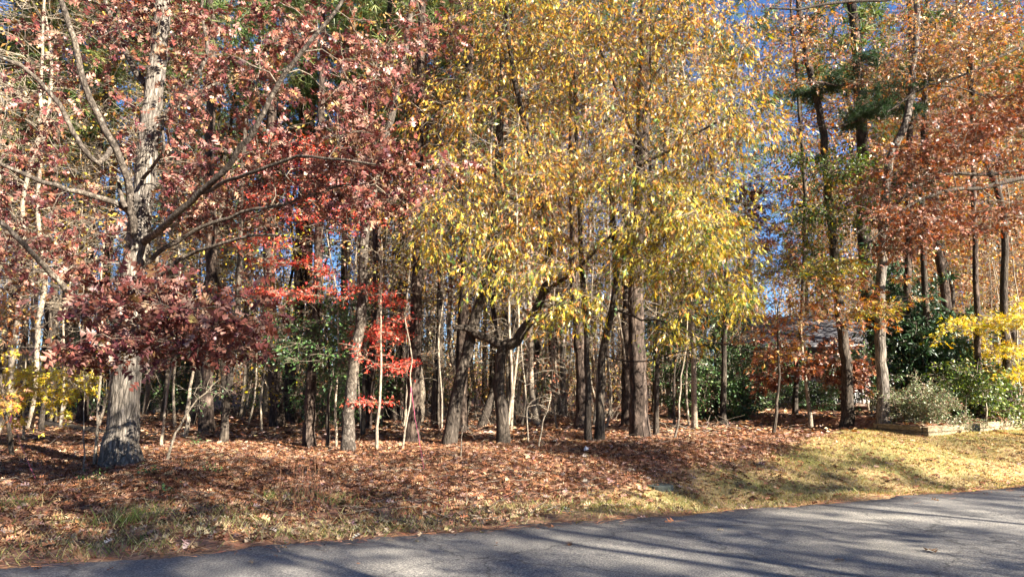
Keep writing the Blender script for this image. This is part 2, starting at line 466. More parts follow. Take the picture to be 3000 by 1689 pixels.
def ell(spec, Y0, R):
    """spec: (px,py,rx,ry,dY,rY,n) pixels at the depth of the tree -> points in the world"""
    out = []
    for (px, py, rx, ry, dY, rY, n) in spec:
        m_ = max(3, int(n / 4.5))
        cc_ = norm(R.normal(size=(m_, 3))) * (R.random((m_, 1)) ** (1 / 2.2)) * 1.05
        sc_ = np.clip(.42 / (np.array([rx, max(ry, 20), 1]) / FPX * (Y0 + dY) * np.array([1, 1, 0]) + np.array([0, 0, 1])), .08, .4)
        q = cc_[R.integers(0, m_, n)] + R.normal(size=(n, 3)) * np.array([sc_[0], .42 / max(rY, .5) * .8, sc_[1]])
        for k in range(n):
            Y = max(6.5, Y0 + dY + q[k, 1] * rY)
            Yc = Y0 + dY
            c = P(px, py, Yc)
            out.append(c + np.array([q[k, 0] * rx / FPX * Yc, Y - Yc, q[k, 2] * ry / FPX * Yc]))
    return out

def tree(name, label, cat, base_px, path, wpx, barkm, crowns=(), limbs=(), group=None, seed=1, zmin=2.0, top=None, flare=0.5,
         ridge=0.0, sides=14, rtip=0.006, twig=None, tipw=0.35, lobj=None, dY=0.0, sag=0.15, step=0.35, worldtips=(), ttop=None, Y=None, limbm=None):
    """path: [(px, py, dY)] up the trunk from the base; crowns: list of dict(style, vol, per, ln, lp, size, droop)"""
    R = np.random.default_rng(seed)
    b = G(*base_px) if Y is None else np.array([P(base_px[0], base_px[1], Y)[0], Y, 0.0])
    if Y is not None: b[2] = float(H(b[0], b[1]))
    Y0 = b[1] + dY
    pts = [b - np.array([0, 0, 0.12])]
    pts += [P(q[0], q[1], Y0 + (q[2] if len(q) > 2 else 0)) for q in path]
    r0 = wpx * (.92 if wpx > 60 else .84) / 2 / FPX * Y0
    if ttop is not None: pts.append(pts[-1] + (pts[-1] - pts[-2]) / np.linalg.norm(pts[-1] - pts[-2]) * ttop)
    zt = pts[-1][2] - b[2]
    rads = [r0 * (1 - (1 - tipw) * max(0, (p[2] - b[2])) / zt) for p in pts]
    tp, tr = resample(pts, rads, 0.25 if sides > 20 else 0.45)
    wob = R.normal(size=(len(tp), 3)) * 0.012; wob[0] = 0; tp = tp + wob
    if sides > 20:
        tp, tr = resample(tp, tr, 0.06)
    root = empty(name, tuple(b)); tag(root, label, cat, group)
    V, F = trunk_mesh(tp, tr, sides, flare, ridge, R, z0=b[2])
    link("trunk", mesh_np("trunk", V - b, F, barkm, smooth=True), root)
    tpc, trc = (tp[::6], tr[::6]) if sides > 20 else (tp, tr)
    LB = []
    for lp in limbs:     # (pts[(px,py,dY)], w0px, w1px)
        q = [P(a[0], a[1], Y0 + a[2]) for a in lp[0]]
        w = .8 * np.linspace(lp[1], lp[2], len(q)) / 2 / FPX * Y0
        lq, lr = resample(q, w, 0.22); lq = lq + R.normal(size=lq.shape) * 0.012
        LB.append((lq, lr))
        V, F = tube_batch(lq[None], lr[None], 10)
        link("limb", mesh_np("limb", V - b, F, limbm or barkm, smooth=True), root)
    bag = Bag(); tips = []; own = []
    for ci, c in enumerate(crowns):
        t = ell(c['vol'], Y0, R); tips += t; own += [ci] * len(t)
    if tips:
        tips = np.array(tips)
        for ci, c in enumerate(crowns):
            T_ = tips[np.array(own) == ci]
            ch, tn, td, thp, thd = grow(tpc, trc, T_, LB, zmin + b[2], rtip=rtip, R=R, sag=sag, step=step)
            chains_mesh(bag, ch)
            per = c.get('per', 5); ln = c.get('ln', 0.45)
            src, sdv = np.vstack([tn, thp[::2]]), np.vstack([td, thd[::2]])
            tw = twiglets(src, sdv, per, ln, R, droop=c.get('tdroop', 0.1), flat=c.get('flat', 0.3))
            V, F = tube_batch(tw, np.tile([0.006, 0.0045, 0.002], (len(tw), 1)) * c.get('tws', 1.0), 3); bag.add(V, F)
            st = c['style']; lp_ = c.get('lp', 5)
            if lp_ > 0:
                p, d, nr = leaves_on(tw, lp_, R, droop=c.get('droop', 0.5), drop=c.get('drop', 0), updown=c.get('ud', 0.28))
                for (x0, y0_, x1, y1_, hw_, pr_) in c.get('clear', ()):   # the crown opens round the stem here
                    qx, qy = proj(p); f_ = (qy - y0_) / (y1_ - y0_)
                    kp = ~((f_ > 0) & (f_ < 1) & (np.abs(qx - (x0 + (x1 - x0) * f_)) < hw_) & (R.random(len(p)) < pr_))
                    p, d, nr = p[kp], d[kp], nr[kp]
                size = c.get('size', 0.12) * (0.6 + 0.7 * R.random(len(p)))
                mat = MT.get(st, M_LEAF)
                if c.get('objs'):
                    m = leaf_objects(root, b, st, p, d, nr, size, c['objs'], R, mat)
                    p, d, nr, size = p[m], d[m], nr[m], size[m]
                scatter("crown", c.get('tm', TM[st]), p, d, nr, size, palette(*PAL[st], len(p), R=R), mat, off=b, parent=root)
    if bag.n:
        link("branches", bag.mesh("branches", M_TWIG if barkm is not M_PALE else M_PALE, off=b), root, "stuff")
    return root, b

# ------------------------------------------------------------------ ground and road
def spaced(lo, a, b, hi, fine, growth=1.12):
    mid = list(np.arange(a, b + 1e-6, fine)); d = fine; l = []; x = a
    while x > lo: d *= growth; x -= d; l.append(x)
    r = []; x = b; d = fine
    while x < hi: d *= growth; x += d; r.append(x)
    return np.array(l[::-1] + mid + r)
def grid(xs, ys, zf):
    X, Y = np.meshgrid(xs, ys); Z = zf(X, Y)
    V = np.stack([X, Y, Z], -1).reshape(-1, 3)
    nx, ny = len(xs), len(ys); i = np.arange(nx * ny).reshape(ny, nx)
    F = np.stack([i[:-1, :-1], i[:-1, 1:], i[1:, 1:], i[1:, :-1]], -1).reshape(-1, 4)
    return V, F, X.ravel(), Y.ravel()
def lumpy(x, y):
    return (np.sin(1.9 * x + 1.1 * np.sin(1.3 * y)) + np.sin(2.3 * y + 1.4 * np.sin(1.7 * x + 2)) + np.sin(0.7 * x - 0.9 * y + 1)) / 3
def grass_mask(x, y):
    s, t = ST(x, y)
    edge = np.interp(t, [0, 3.9, 5.9, 9, 11.5, 14, 30], [.8, 1.6, 2.3, 3.2, 4.9, 6.8, 7.5])
    g = (1 - sstep(-0.8, 0.5, s - edge + 0.35 * lumpy(x, y) + .2 * lumpy(3 * y, 3 * x))) * sstep(1.5, 6.5, t + 0.8 * lumpy(y, x))
    u = (x - WC[0]) * WN[0] + (y - WC[1]) * WN[1]; v = (x - WC[0]) * AN[0] + (y - WC[1]) * AN[1]
    return g * (1 - sstep(0, .1, np.minimum(u, v)))
xs = spaced(-700, -14, 20, 700, 0.16); ys = spaced(-400, 4, 24, 900, 0.16)
V, F, gx, gy = grid(xs, ys, H)
s_, t_ = ST(gx, gy)
gm = grass_mask(gx, gy)
dirt = np.exp(-np.maximum(s_, 0) / 0.35) * (s_ > -0.4)
ground_me = mesh_np("ground", V, F, None, col=np.stack([gm, np.clip(dirt, 0, 1), (s_ < -7) * 1.0], 1), smooth=True)
m, N, L, bs, out = new_mat("forest_floor")
gpos = N.new("ShaderNodeNewGeometry"); at_ = N.new("ShaderNodeAttribute"); at_.attribute_name = "Col"
sepc = N.new("ShaderNodeSeparateColor"); L.new(at_.outputs["Color"], sepc.inputs[0])
vo = N.new("ShaderNodeTexVoronoi"); vo.inputs["Scale"].default_value = 13; L.new(gpos.outputs["Position"], vo.inputs["Vector"])
lr = ramp(N, [(0.0, (.10, .045, .03)), (0.3, (.24, .11, .065)), (0.6, (.33, .18, .11)), (0.85, (.42, .27, .18)), (1, (.16, .07, .05))])
sp = N.new("ShaderNodeSeparateColor"); L.new(vo.outputs["Color"], sp.inputs[0]); L.new(sp.outputs[0], lr.inputs[0])
nb = noise(N, L, gpos.outputs["Position"], 1.6, 5); nbr = ramp(N, [(0.35, (.6, .55, .55)), (0.65, (1.1, 1.05, 1.0))]); L.new(nb.outputs[0], nbr.inputs[0])
mulA = N.new("ShaderNodeMix"); mulA.data_type = 'RGBA'; mulA.blend_type = 'MULTIPLY'; mulA.inputs[0].default_value = 1
L.new(lr.outputs[0], mulA.inputs[6]); L.new(nbr.outputs[0], mulA.inputs[7])
ng = noise(N, L, gpos.outputs["Position"], 30, 6, .7); grr = ramp(N, [(0.3, (.22, .15, .07)), (0.5, (.42, .30, .14)), (0.7, (.34, .26, .11))]); L.new(ng.outputs[0], grr.inputs[0])
ng2 = noise(N, L, gpos.outputs["Position"], 0.9, 4); g2r = ramp(N, [(0.42, (1.0, 1.0, 1.0)), (0.6, (.48, .62, .42))]); L.new(ng2.outputs[0], g2r.inputs[0])
mulG = N.new("ShaderNodeMix"); mulG.data_type = 'RGBA'; mulG.blend_type = 'MULTIPLY'; mulG.inputs[0].default_value = 1
L.new(grr.outputs[0], mulG.inputs[6]); L.new(g2r.outputs[0], mulG.inputs[7])
mixG = N.new("ShaderNodeMix"); mixG.data_type = 'RGBA'; L.new(sepc.outputs[0], mixG.inputs[0]); L.new(mulA.outputs[2], mixG.inputs[6]); L.new(mulG.outputs[2], mixG.inputs[7])
nd = noise(N, L, gpos.outputs["Position"], 40, 6, .7); ndr = ramp(N, [(0.3, (.17, .09, .045)), (0.7, (.42, .27, .16))]); L.new(nd.outputs[0], ndr.inputs[0])
mixD = N.new("ShaderNodeMix"); mixD.data_type = 'RGBA'; L.new(sepc.outputs[1], mixD.inputs[0]); L.new(mixG.outputs[2], mixD.inputs[6]); L.new(ndr.outputs[0], mixD.inputs[7])
L.new(mixD.outputs[2], bs.inputs["Base Color"]); bs.inputs["Roughness"].default_value = 0.9
bb = N.new("ShaderNodeBump"); bb.inputs["Strength"].default_value = 0.7; bb.inputs["Distance"].default_value = 0.03
L.new(vo.outputs["Distance"], bb.inputs["Height"]); L.new(bb.outputs[0], bs.inputs["Normal"])
ground_me.materials.append(m)
ground = link("ground", ground_me, kind="structure"); ground["label"] = "leaf covered woodland floor and grassy bank"

# road: a strip with a ragged edge
def road_edge(t): return 0.06 * np.sin(2.3 * t + .5 * np.sin(5 * t)) + .05 * np.sin(.7 * t) + 0.03 * np.sin(4.3 * t + 1) + 0.02 * np.sin(11 * t) + 0.012 * np.sin(29 * t)
tt = spaced(-260, -12, 30, 420, 0.06, 1.1); kk = 14
Vr = []
for j in range(kk + 1):
    f = j / kk
    sv = (road_edge(tt)) * (1 - f) + (-7.4) * f
    x = -0.354 * (sv + 7.42) + 0.935 * tt; y = 0.935 * (sv + 7.42) + 0.354 * tt
    z = 0.004 + 0.035 * np.sin(math.pi * f) + 0 * tt - (0.03 if j == 0 else 0)
    Vr.append(np.stack([x, y, z], 1))
    if j == 0:
        Vr.append(np.stack([x + 0.354 * .02, y - 0.935 * .02, 0 * tt + 0.006], 1))
Vr = np.array(Vr); K_ = Vr.shape[0]; n = len(tt)
i = np.arange(K_ * n).reshape(K_, n)
Fr = np.stack([i[:-1, :-1], i[1:, :-1], i[1:, 1:], i[:-1, 1:]], -1).reshape(-1, 4)
m, N, L, bs, out = new_mat("asphalt")
g = N.new("ShaderNodeNewGeometry")
na = noise(N, L, g.outputs["Position"], 62, 3, .85); nr_ = ramp(N, [(0.34, (.065, .063, .062)), (0.5, (.19, .182, .168)), (0.64, (.46, .43, .37))]); L.new(na.outputs[0], nr_.inputs[0])
nl = noise(N, L, g.outputs["Position"], 0.9, 6, .65); nlr = ramp(N, [(0.35, (.78, .78, .8)), (0.65, (1.12, 1.1, 1.05))]); L.new(nl.outputs[0], nlr.inputs[0])
mu = N.new("ShaderNodeMix"); mu.data_type = 'RGBA'; mu.blend_type = 'MULTIPLY'; mu.inputs[0].default_value = 1
L.new(nr_.outputs[0], mu.inputs[6]); L.new(nlr.outputs[0], mu.inputs[7])
vc = N.new("ShaderNodeTexVoronoi"); vc.feature = 'DISTANCE_TO_EDGE'; vc.inputs["Scale"].default_value = 0.45
nw = noise(N, L, g.outputs["Position"], 2.5, 6); vm = N.new("ShaderNodeVectorMath"); vm.operation = 'MULTIPLY_ADD'; vm.inputs[1].default_value = (.5, .5, .5)
L.new(nw.outputs["Color"], vm.inputs[0]); L.new(g.outputs["Position"], vm.inputs[2]); L.new(vm.outputs[0], vc.inputs["Vector"])
cm = N.new("ShaderNodeMapRange"); cm.inputs[1].default_value = 0.0; cm.inputs[2].default_value = 0.008; cm.inputs[3].default_value = 0.4; L.new(vc.outputs["Distance"], cm.inputs[0])
mu2 = N.new("ShaderNodeMix"); mu2.data_type = 'RGBA'; mu2.blend_type = 'MULTIPLY'; mu2.inputs[0].default_value = 1
ns = noise(N, L, g.outputs["Position"], 0.35, 3, .5); nsr = ramp(N, [(0.46, (1, 1, 1)), (0.5, (.80, .81, .83)), (0.56, (.86, .86, .87)), (0.6, (1.04, 1.03, 1.0))]); L.new(ns.outputs[0], nsr.inputs[0])
mu3 = N.new("ShaderNodeMix"); mu3.data_type = 'RGBA'; mu3.blend_type = 'MULTIPLY'; mu3.inputs[0].default_value = 1
L.new(mu.outputs[2], mu3.inputs[6]); L.new(nsr.outputs[0], mu3.inputs[7]); L.new(mu3.outputs[2], mu2.inputs[6]); L.new(cm.outputs[0], mu2.inputs[7]); L.new(mu2.outputs[2], bs.inputs["Base Color"])
bs.inputs["Roughness"].default_value = 0.85
bb = N.new("ShaderNodeBump"); bb.inputs["Strength"].default_value = 0.5; bb.inputs["Distance"].default_value = 0.008
L.new(na.outputs[0], bb.inputs["Height"]); L.new(bb.outputs[0], bs.inputs["Normal"])
link("road", mesh_np("road", Vr.reshape(-1, 3), Fr, m, smooth=True), kind="structure")

# ------------------------------------------------------------------ fallen leaves, straw and grass
def scatter_ground(name, n, xr, yr, style, size, tm, mat, dens, seed, lift=0.015, upr=1.0, kind="stuff", parent=None, jit=0.2, stand=0.0):
    R = np.random.default_rng(seed)
    x = R.uniform(*xr, n); y = R.uniform(*yr, n)
    keep = R.random(n) < dens(x, y)
    # only where the camera could look
    keep &= (np.abs(x) < y * 0.80 + 1.5)
    x, y = x[keep], y[keep]; n = len(x)
    z = H(x, y); sr_ = ST(x, y)[0]; z = np.where(sr_ < .1, np.maximum(z, .010 + .004 * np.clip(-sr_ * 8, 0, 3)), z) + lift * R.random(n) ** 1.5
    a = R.random(n) * 6.283
    d = np.stack([np.cos(a), np.sin(a), R.normal(size=n) * 0.18 + stand], 1)
    nr = R.normal(size=(n, 3)) * 0.33; nr[:, 2] = upr
    if stand: nr = R.normal(size=(n, 3))
    p = np.stack([x, y, z], 1)
    sz = size * (0.6 + 0.8 * R.random(n))
    return p, d, nr, sz, palette(*PAL[style], n, jit, R)
def d_near(x, y):
    s, t = ST(x, y); gmk = grass_mask(x, y)
    d = .03 + sstep(0.10, 1.0, s + .35 * lumpy(3 * x, 3 * y)); d = d * (s > -1.2) * np.where(s < 0, 1.6 * np.exp(s * 2.6), 1)
    d = d * (1 - 0.88 * gmk) * (0.75 + 0.25 * lumpy(2 * x, 2.4 * y))
    # thinner where grass comes through along the verge
    d = d * (1 - 0.35 * np.exp(-((s - 1.4) / .8) ** 2) * (t < 5))
    return d
p, d, nr, sz, c = scatter_ground("f", 200000, (-13, 17), (5.5, 17.5), 'litter', 0.088, OAK, M_LITTER, d_near, 21, lift=0.045, upr=.75)
sv, tv = ST(p[:, 0], p[:, 1]); pale = ((rng.random(len(p)) < .5 * (1 - sstep(.6, 1.8, sv))) & (tv < 7))[:, None]   # paler leaf colours paint the sunlit strip along the verge
c = c * np.array([.86, .80, .78])
c = np.where(pale, palette([(.62, .48, .30), (.55, .42, .20), (.50, .34, .22), (.64, .54, .42)], [3, 2, 3, 1], len(p)), c)
# the 300 fallen leaves that show largest are separate
R = np.random.default_rng(4)
sc = p[:, 1] + R.random(len(p)) * 1.2 + 6 * (np.abs(p[:, 0]) > p[:, 1] * 0.74)
idx = np.argsort(sc)[:300]
lits = []
for cc in palette(*PAL['litter'], 14, R=R):
    lits.append(mesh_np("leaf", OAK[0] * np.array([1, 1, 1.6]), OAK[1], M_LITTER, col=np.tile(cc, (len(OAK[0]), 1))))
for i in idx:
    y = norm(d[i]); z = norm(nr[i] - nr[i].dot(y) * y); x = np.cross(y, z); s = float(sz[i]) * (.55 if float(ST(p[i, 0], p[i, 1])[0]) < .1 else 1.0)
    o = bpy.data.objects.new("fallen_leaf", lits[R.integers(14)]); COL.objects.link(o); o.parent = ground
    o.matrix_local = Matrix([[x[0] * s, y[0] * s, z[0] * s, p[i, 0]], [x[1] * s, y[1] * s, z[1] * s, p[i, 1]], [x[2] * s, y[2] * s, z[2] * s, p[i, 2] + .01], [0, 0, 0, 1]])
mk = np.ones(len(p), bool); mk[idx] = False
CURL = (OAK[0] * np.array([1, 1, 2.2]), OAK[1][6:])
CURL6 = (OAK[0] * np.array([1, 1, 2.0]), np.array([(0, 4, 1), (0, 1, 7), (1, 5, 2), (1, 2, 8), (2, 6, 3), (2, 3, 9)]))
o = scatter("fallen_leaves", CURL6, p[mk], d[mk], nr[mk], sz[mk], c[mk], M_LITTER); tag(o, "thick brown leaf litter between the road verge and the front trees", "fallen leaves")
p, d, nr, sz, c = scatter_ground("f", 120000, (-28, 34), (17.5, 42), 'litter', 0.17, KITE, M_LITTER, lambda x, y: (1 - .9 * grass_mask(x, y)) * sstep(60, 17, y), 22, lift=0.05)
o = scatter("fallen_leaves", KITE, p, d, nr, sz, c, M_LITTER); tag(o, "leaf litter further back under the wood behind the first row of trunks", "fallen leaves")
# pine straw along the road edge
p, d, nr, sz, c = scatter_ground("f", 150000, (-9, 15), (4.5, 13.5), 'rust', 0.13, KITE, M_LITTER,
    lambda x, y: np.exp(-((ST(x, y)[0] - 0.20 - .12 * lumpy(2.5 * x, 3 * y)) / 0.27) ** 2) * (0.75 + .25 * lumpy(2 * x, y)), 23, lift=0.012)
STRAW = tmpl([(-.026, 0, 0), (.026, 0, 0), (0, 1, .06)], [(0, 1, 2)])
d = d + np.array([0.935, 0.354, 0]) * 0.8 * np.sign(d[:, :1])
o = scatter("pine_straw", STRAW, p, d, nr, sz * 1.1, np.clip(c * (1.3 + 1.2 * rng.random((len(c), 1))) + np.array([0, .03, .02]), 0, .7), M_LITTER); tag(o, "rust coloured pine straw drifted along the road edge", "pine straw")
# grass on the bank: short, half dormant
R = np.random.default_rng(8)
def blades(name, x, y, h, lean, cols, label, w=0.05):
    n = len(x); z = H(x, y)
    a = R.random(n) * 6.283
    d = np.stack([np.cos(a) * lean, np.sin(a) * lean, np.ones(n)], 1)
    BL = tmpl([(-w, 0, 0), (w, 0, 0), (w * .6, .6, .05), (0, 1, .18), (-w * .6, .6, .05)], [(0, 1, 2), (0, 2, 4), (4, 2, 3)])
    o = scatter(name, BL, np.stack([x, y, z - .01], 1), d, R.normal(size=(n, 3)), h, cols, M_GRASS)
    return tag(o, label, "grass")
n = 260000; x = R.uniform(1, 19, n); y = R.uniform(8, 19, n)
k = R.random(n) < grass_mask(x, y) * sstep(0.0, .5, ST(x, y)[0]); x, y = x[k], y[k]
gl = .12 + sstep(-.2, .4, lumpy(.9 * x + 3, .9 * y)) * 0.65 + 0.55 * np.exp(-((ST(x, y)[0] - 1.2) / .6) ** 2)
ctan = palette([(.46, .33, .14), (.54, .41, .20), (.38, .24, .10)], [3, 2, 2], len(x)); cgr = palette([(.24, .23, .07), (.36, .31, .10)], [1, 1], len(x))
mixk = (R.random(len(x)) < gl)[:, None]
blades("grass", x, y, 0.045 * (0.6 + R.random(len(x))), 0.7, np.where(mixk, cgr, ctan), "short half dormant lawn grass on the sunny bank below the timber wall", w=0.09)
# grass at the verge, left and middle
n = 90000; x = R.uniform(-8, 6, n); y = R.uniform(5.5, 13, n); s, t = ST(x, y)
k = (R.random(n) < np.exp(-((s - 0.9) / .8) ** 2) * (.25 + .75 * sstep(-0.3, .6, lumpy(1.6 * x, 1.9 * y + 2))) * (s > .05)); x, y = x[k], y[k]
blades("grass", x, y, 0.10 * (0.5 + R.random(len(x))), 0.8, palette([(.20, .24, .06), (.42, .36, .15), (.13, .17, .05), (.52, .42, .23)], [2, 3, 1.5, 4], len(x)), "patchy green and straw grass along the left road verge", w=0.035)
# individual tufts
for (px, py, nb_, hh, lab) in [(390, 1530, 260, .24, "bright green grass tuft on the sunny verge in front of the big oak"), (820, 1462, 170, .15, "shaded grass tuft beside the dry weed stalks"),
                          (960, 1470, 170, .16, "green grass tuft to the right of the dry weed stalks"), (60, 1480, 170, .16, "grass tuft in shade at the far left of the verge"),
                          (210, 1538, 150, .13, "small grass tuft on the verge left of the brightest tuft"), (1150, 1450, 110, .1, "low green tuft on the verge below the pink ribbon"),
                          (640, 1490, 120, .12, "thin grass tuft on the verge between oak and weed stalks")]:
    b = G(px, py); nb_ = int(nb_ * 1.2); x = b[0] + R.normal(size=nb_) * .3 * R.random(nb_) ** .3; y = b[1] + R.normal(size=nb_) * .16
    o = blades("grass_tuft", x, y, hh * (0.4 + R.random(nb_)), 0.7, palette([(.15, .21, .05), (.24, .28, .08), (.48, .40, .2)], [3, 2, 2.5], nb_), lab, w=0.016)
    o["category"] = "grass tuft"

# ------------------------------------------------------------------ front trees
# tree(name, label, category, base px, path px, base width px, bark ...)
vol = lambda *a: list(a)

# the great red oak at the left
OAKLIMBS = [
 ([(402, 735, 0), (388, 650, -.3), (379, 560, -.5), (355, 478, -.8), (309, 379, -1.0), (245, 250, -1.2), (216, 117, -1.4), (181, 0, -1.5), (150, -140, -1.6)], 30, 15),
 ([(385, 640, -.2), (365, 608, -.4), (303, 583, -.6), (233, 565, -.9), (163, 542, -1.0), (87, 519, -1.2), (0, 478, -1.4), (-120, 440, -1.6)], 24, 11),
 ([(366, 612, -.5), (352, 560, -.5), (345, 518, -.4)], 20, 10),
 ([(330, 430, -.9), (290, 480, -1.1), (239, 425, -1.4), (198, 350, -1.5), (146, 268, -1.6), (87, 215, -1.7), (35, 180, -1.8), (-60, 150, -1.9)], 20, 10),
 ([(405, 722, .1), (450, 690, -.4), (495, 647, -.8), (583, 571, -1.2), (658, 495, -1.6), (750, 370, -2.0), (814, 250, -2.2), (884, 151, -2.4), (954, 76, -2.5), (1010, -10, -2.6)], 27, 10),
 ([(590, 566, -1.2), (670, 530, -1.6), (750, 501, -2.0), (837, 466, -2.2), (913, 460, -2.4), (1012, 466, -2.6), (1100, 480, -2.7)], 15, 6),
 ([(420, 790, 0), (460, 745, -.2), (513, 711, -.3), (583, 670, -.5), (670, 638, -.7), (750, 612, -.9), (837, 600, -1.0), (983, 548, -1.2), (1100, 540, -1.3)], 19, 7),
 ([(410, 845, 0), (455, 816, -.2), (490, 795, -.4), (525, 762, -.5), (583, 734, -.7), (650, 712, -.9), (734, 688, -1.1), (820, 690, -1.2)], 22, 7),
 ([(475, 350, 0), (510, 300, .2), (554, 251, .3), (606, 163, .4), (600, 90, .4), (589, 40, .4), (600, -80, .3)], 22, 10),
 ([(478, 345, .2), (525, 305, .5), (583, 268, .7), (664, 239, 1.0), (750, 227, 1.2), (850, 200, 1.4)], 20, 8),
 ([(355, 945, -.2), (303, 915, -.6), (250, 886, -.9), (192, 845, -1.1), (150, 800, -1.3), (95, 745, -1.6), (50, 690, -1.8), (-20, 640, -2.0), (-120, 600, -2.2)], 25, 12),
 ([(400, 560, .2), (420, 520, -.2), (460, 470, -.6), (480, 430, -.9), (478, 350, -1.0)], 15, 8),
 ([(430, 250, .1), (385, 190, .3), (350, 110, .4), (326, 50, .5), (290, -60, .6)], 26, 14),
 ([(390, 880, -.2), (430, 895, -1.2), (480, 905, -2.2), (545, 925, -3.0), (600, 950, -3.4)], 13, 4),
 ([(365, 900, -.2), (350, 890, -1.5), (335, 900, -2.8), (300, 960, -3.4)], 12, 4),
]
tree("oak_tree", "great oak with a stout flared grey trunk, spreading limbs and dusky red leaves", "oak tree", (354, 1357),
     [(354, 1300), (368, 1180), (374, 1078), (378, 960), (384, 856), (400, 740), (415, 600), (430, 450), (448, 300), (462, 190), (475, 60), (480, -120), (490, -320)],
     86, M_OAK, seed=5, zmin=3.0, flare=0.42, ridge=0.05, sides=72, tipw=0.45, limbs=OAKLIMBS, limbm=M_LIMB, rtip=0.0055, step=0.3,
     crowns=[
       dict(style='redoak', size=.15, per=3, ln=.42, lp=4, drop=.1, droop=.35, objs=290, clear=[(470, 190, 395, 740, 46, .9), (200, 60, 330, 430, 22, .6), (330, 430, 385, 700, 22, .7), (520, 640, 980, 60, 20, .5)], vol=vol(
          (150, 90, 240, 200, -0.1, 1.5, 18), (480, 60, 240, 190, 0.1, 1.8, 48), (620, 190, 200, 160, 1.1, 1.6, 29), (780, 150, 200, 170, -0.9, 1.4, 34), (1020, 150, 200, 170, -1.1, 1.6, 37),
          (130, 380, 190, 150, -0.5, 1.2, 13), (500, 330, 160, 150, 0.1, 1.4, 18), (560, 480, 170, 130, -0.1, 1.4, 23), (820, 380, 220, 110, -0.9, 1.2, 28), (1060, 400, 200, 130, -1.5, 1.2, 44),
          (90, 560, 170, 90, -0.5, 1.0, 17), (620, 600, 190, 80, 0.1, 1.2, 21), (860, 560, 220, 90, -0.3, 1.2, 29), (1100, 520, 130, 80, -1.1, 1., 16),
          (110, 750, 170, 95, -0.9, .9, 24), (250, 650, 90, 70, -0.7, .8, 6))),
       dict(style='redoak', size=.165, per=3, ln=.40, lp=4, droop=.35, flat=.6, vol=vol(
          (480, 890, 120, 45, -3.0, 1.0, 22), (430, 965, 110, 50, -3.2, .8, 18), (600, 940, 120, 50, -3.0, .9, 18), (280, 1030, 50, 40, -3.2, .6, 6), (560, 1000, 100, 40, -3.3, .8, 9), (740, 930, 80, 40, -2.6, .8, 8))),
     ])

# golden southern red oak: forked dark trunk in the middle
tree("oak_tree", "dark forked oak whose low left limb runs level across its neighbour, olive gold leaves", "oak tree", (1474, 1302),
     [(1474, 1240), (1462, 1130), (1466, 1050), (1476, 1010)], 39, M_HARD, seed=12, zmin=2.8, flare=.28, ridge=.03, sides=20, tipw=.85, rtip=.006,
     limbs=[([(1476, 1020, 0), (1430, 992, 0), (1384, 974, -.1), (1360, 960, -.2), (1330, 960, -.3)], 36, 20),
            ([(1474, 1012, 0), (1512, 1000, 0), (1536, 960, 0), (1566, 915, -.1), (1590, 860, -.2), (1610, 780, -.4), (1600, 660, -.6), (1560, 520, -.8), (1540, 380, -1), (1500, 200, -1.2), (1480, 0, -1.4)], 42, 14),
            ([(1600, 850, -.2), (1680, 800, -.8), (1790, 690, -1.2), (1880, 640, -1.6)], 16, 7),
            ([(1590, 640, -.5), (1500, 580, -1), (1400, 540, -1.4), (1300, 560, -1.7)], 14, 6)],
     crowns=[dict(style='gold', size=.14, per=4, ln=.5, lp=6, drop=.24, droop=.95, tdroop=.5, objs=290, vol=vol(
          (1440, 470, 300, 140, -1.6, 1.3, 74), (1330, 300, 140, 140, -.6, 1.2, 22), (1400, 90, 160, 90, 0, 1.4, 26), (1320, 620, 170, 120, -1.6, 1.2, 28), (1590, 690, 180, 110, -1.2, 1.2, 32), (1460, 230, 230, 150, -1.2, 1.6, 40), (1600, 60, 240, 110, -1.2, 1.6, 52))),
       dict(style='goldgreen', size=.145, per=4, ln=.45, lp=6, drop=.1, droop=.9, tdroop=.5, vol=vol(
          (1300, 690, 150, 70, -2.2, .8, 22), (1480, 790, 190, 60, -1.6, .8, 20), (1620, 900, 80, 70, -1.4, .5, 20), (1520, 20, 140, 90, -1.0, 1, 30))),
     ])
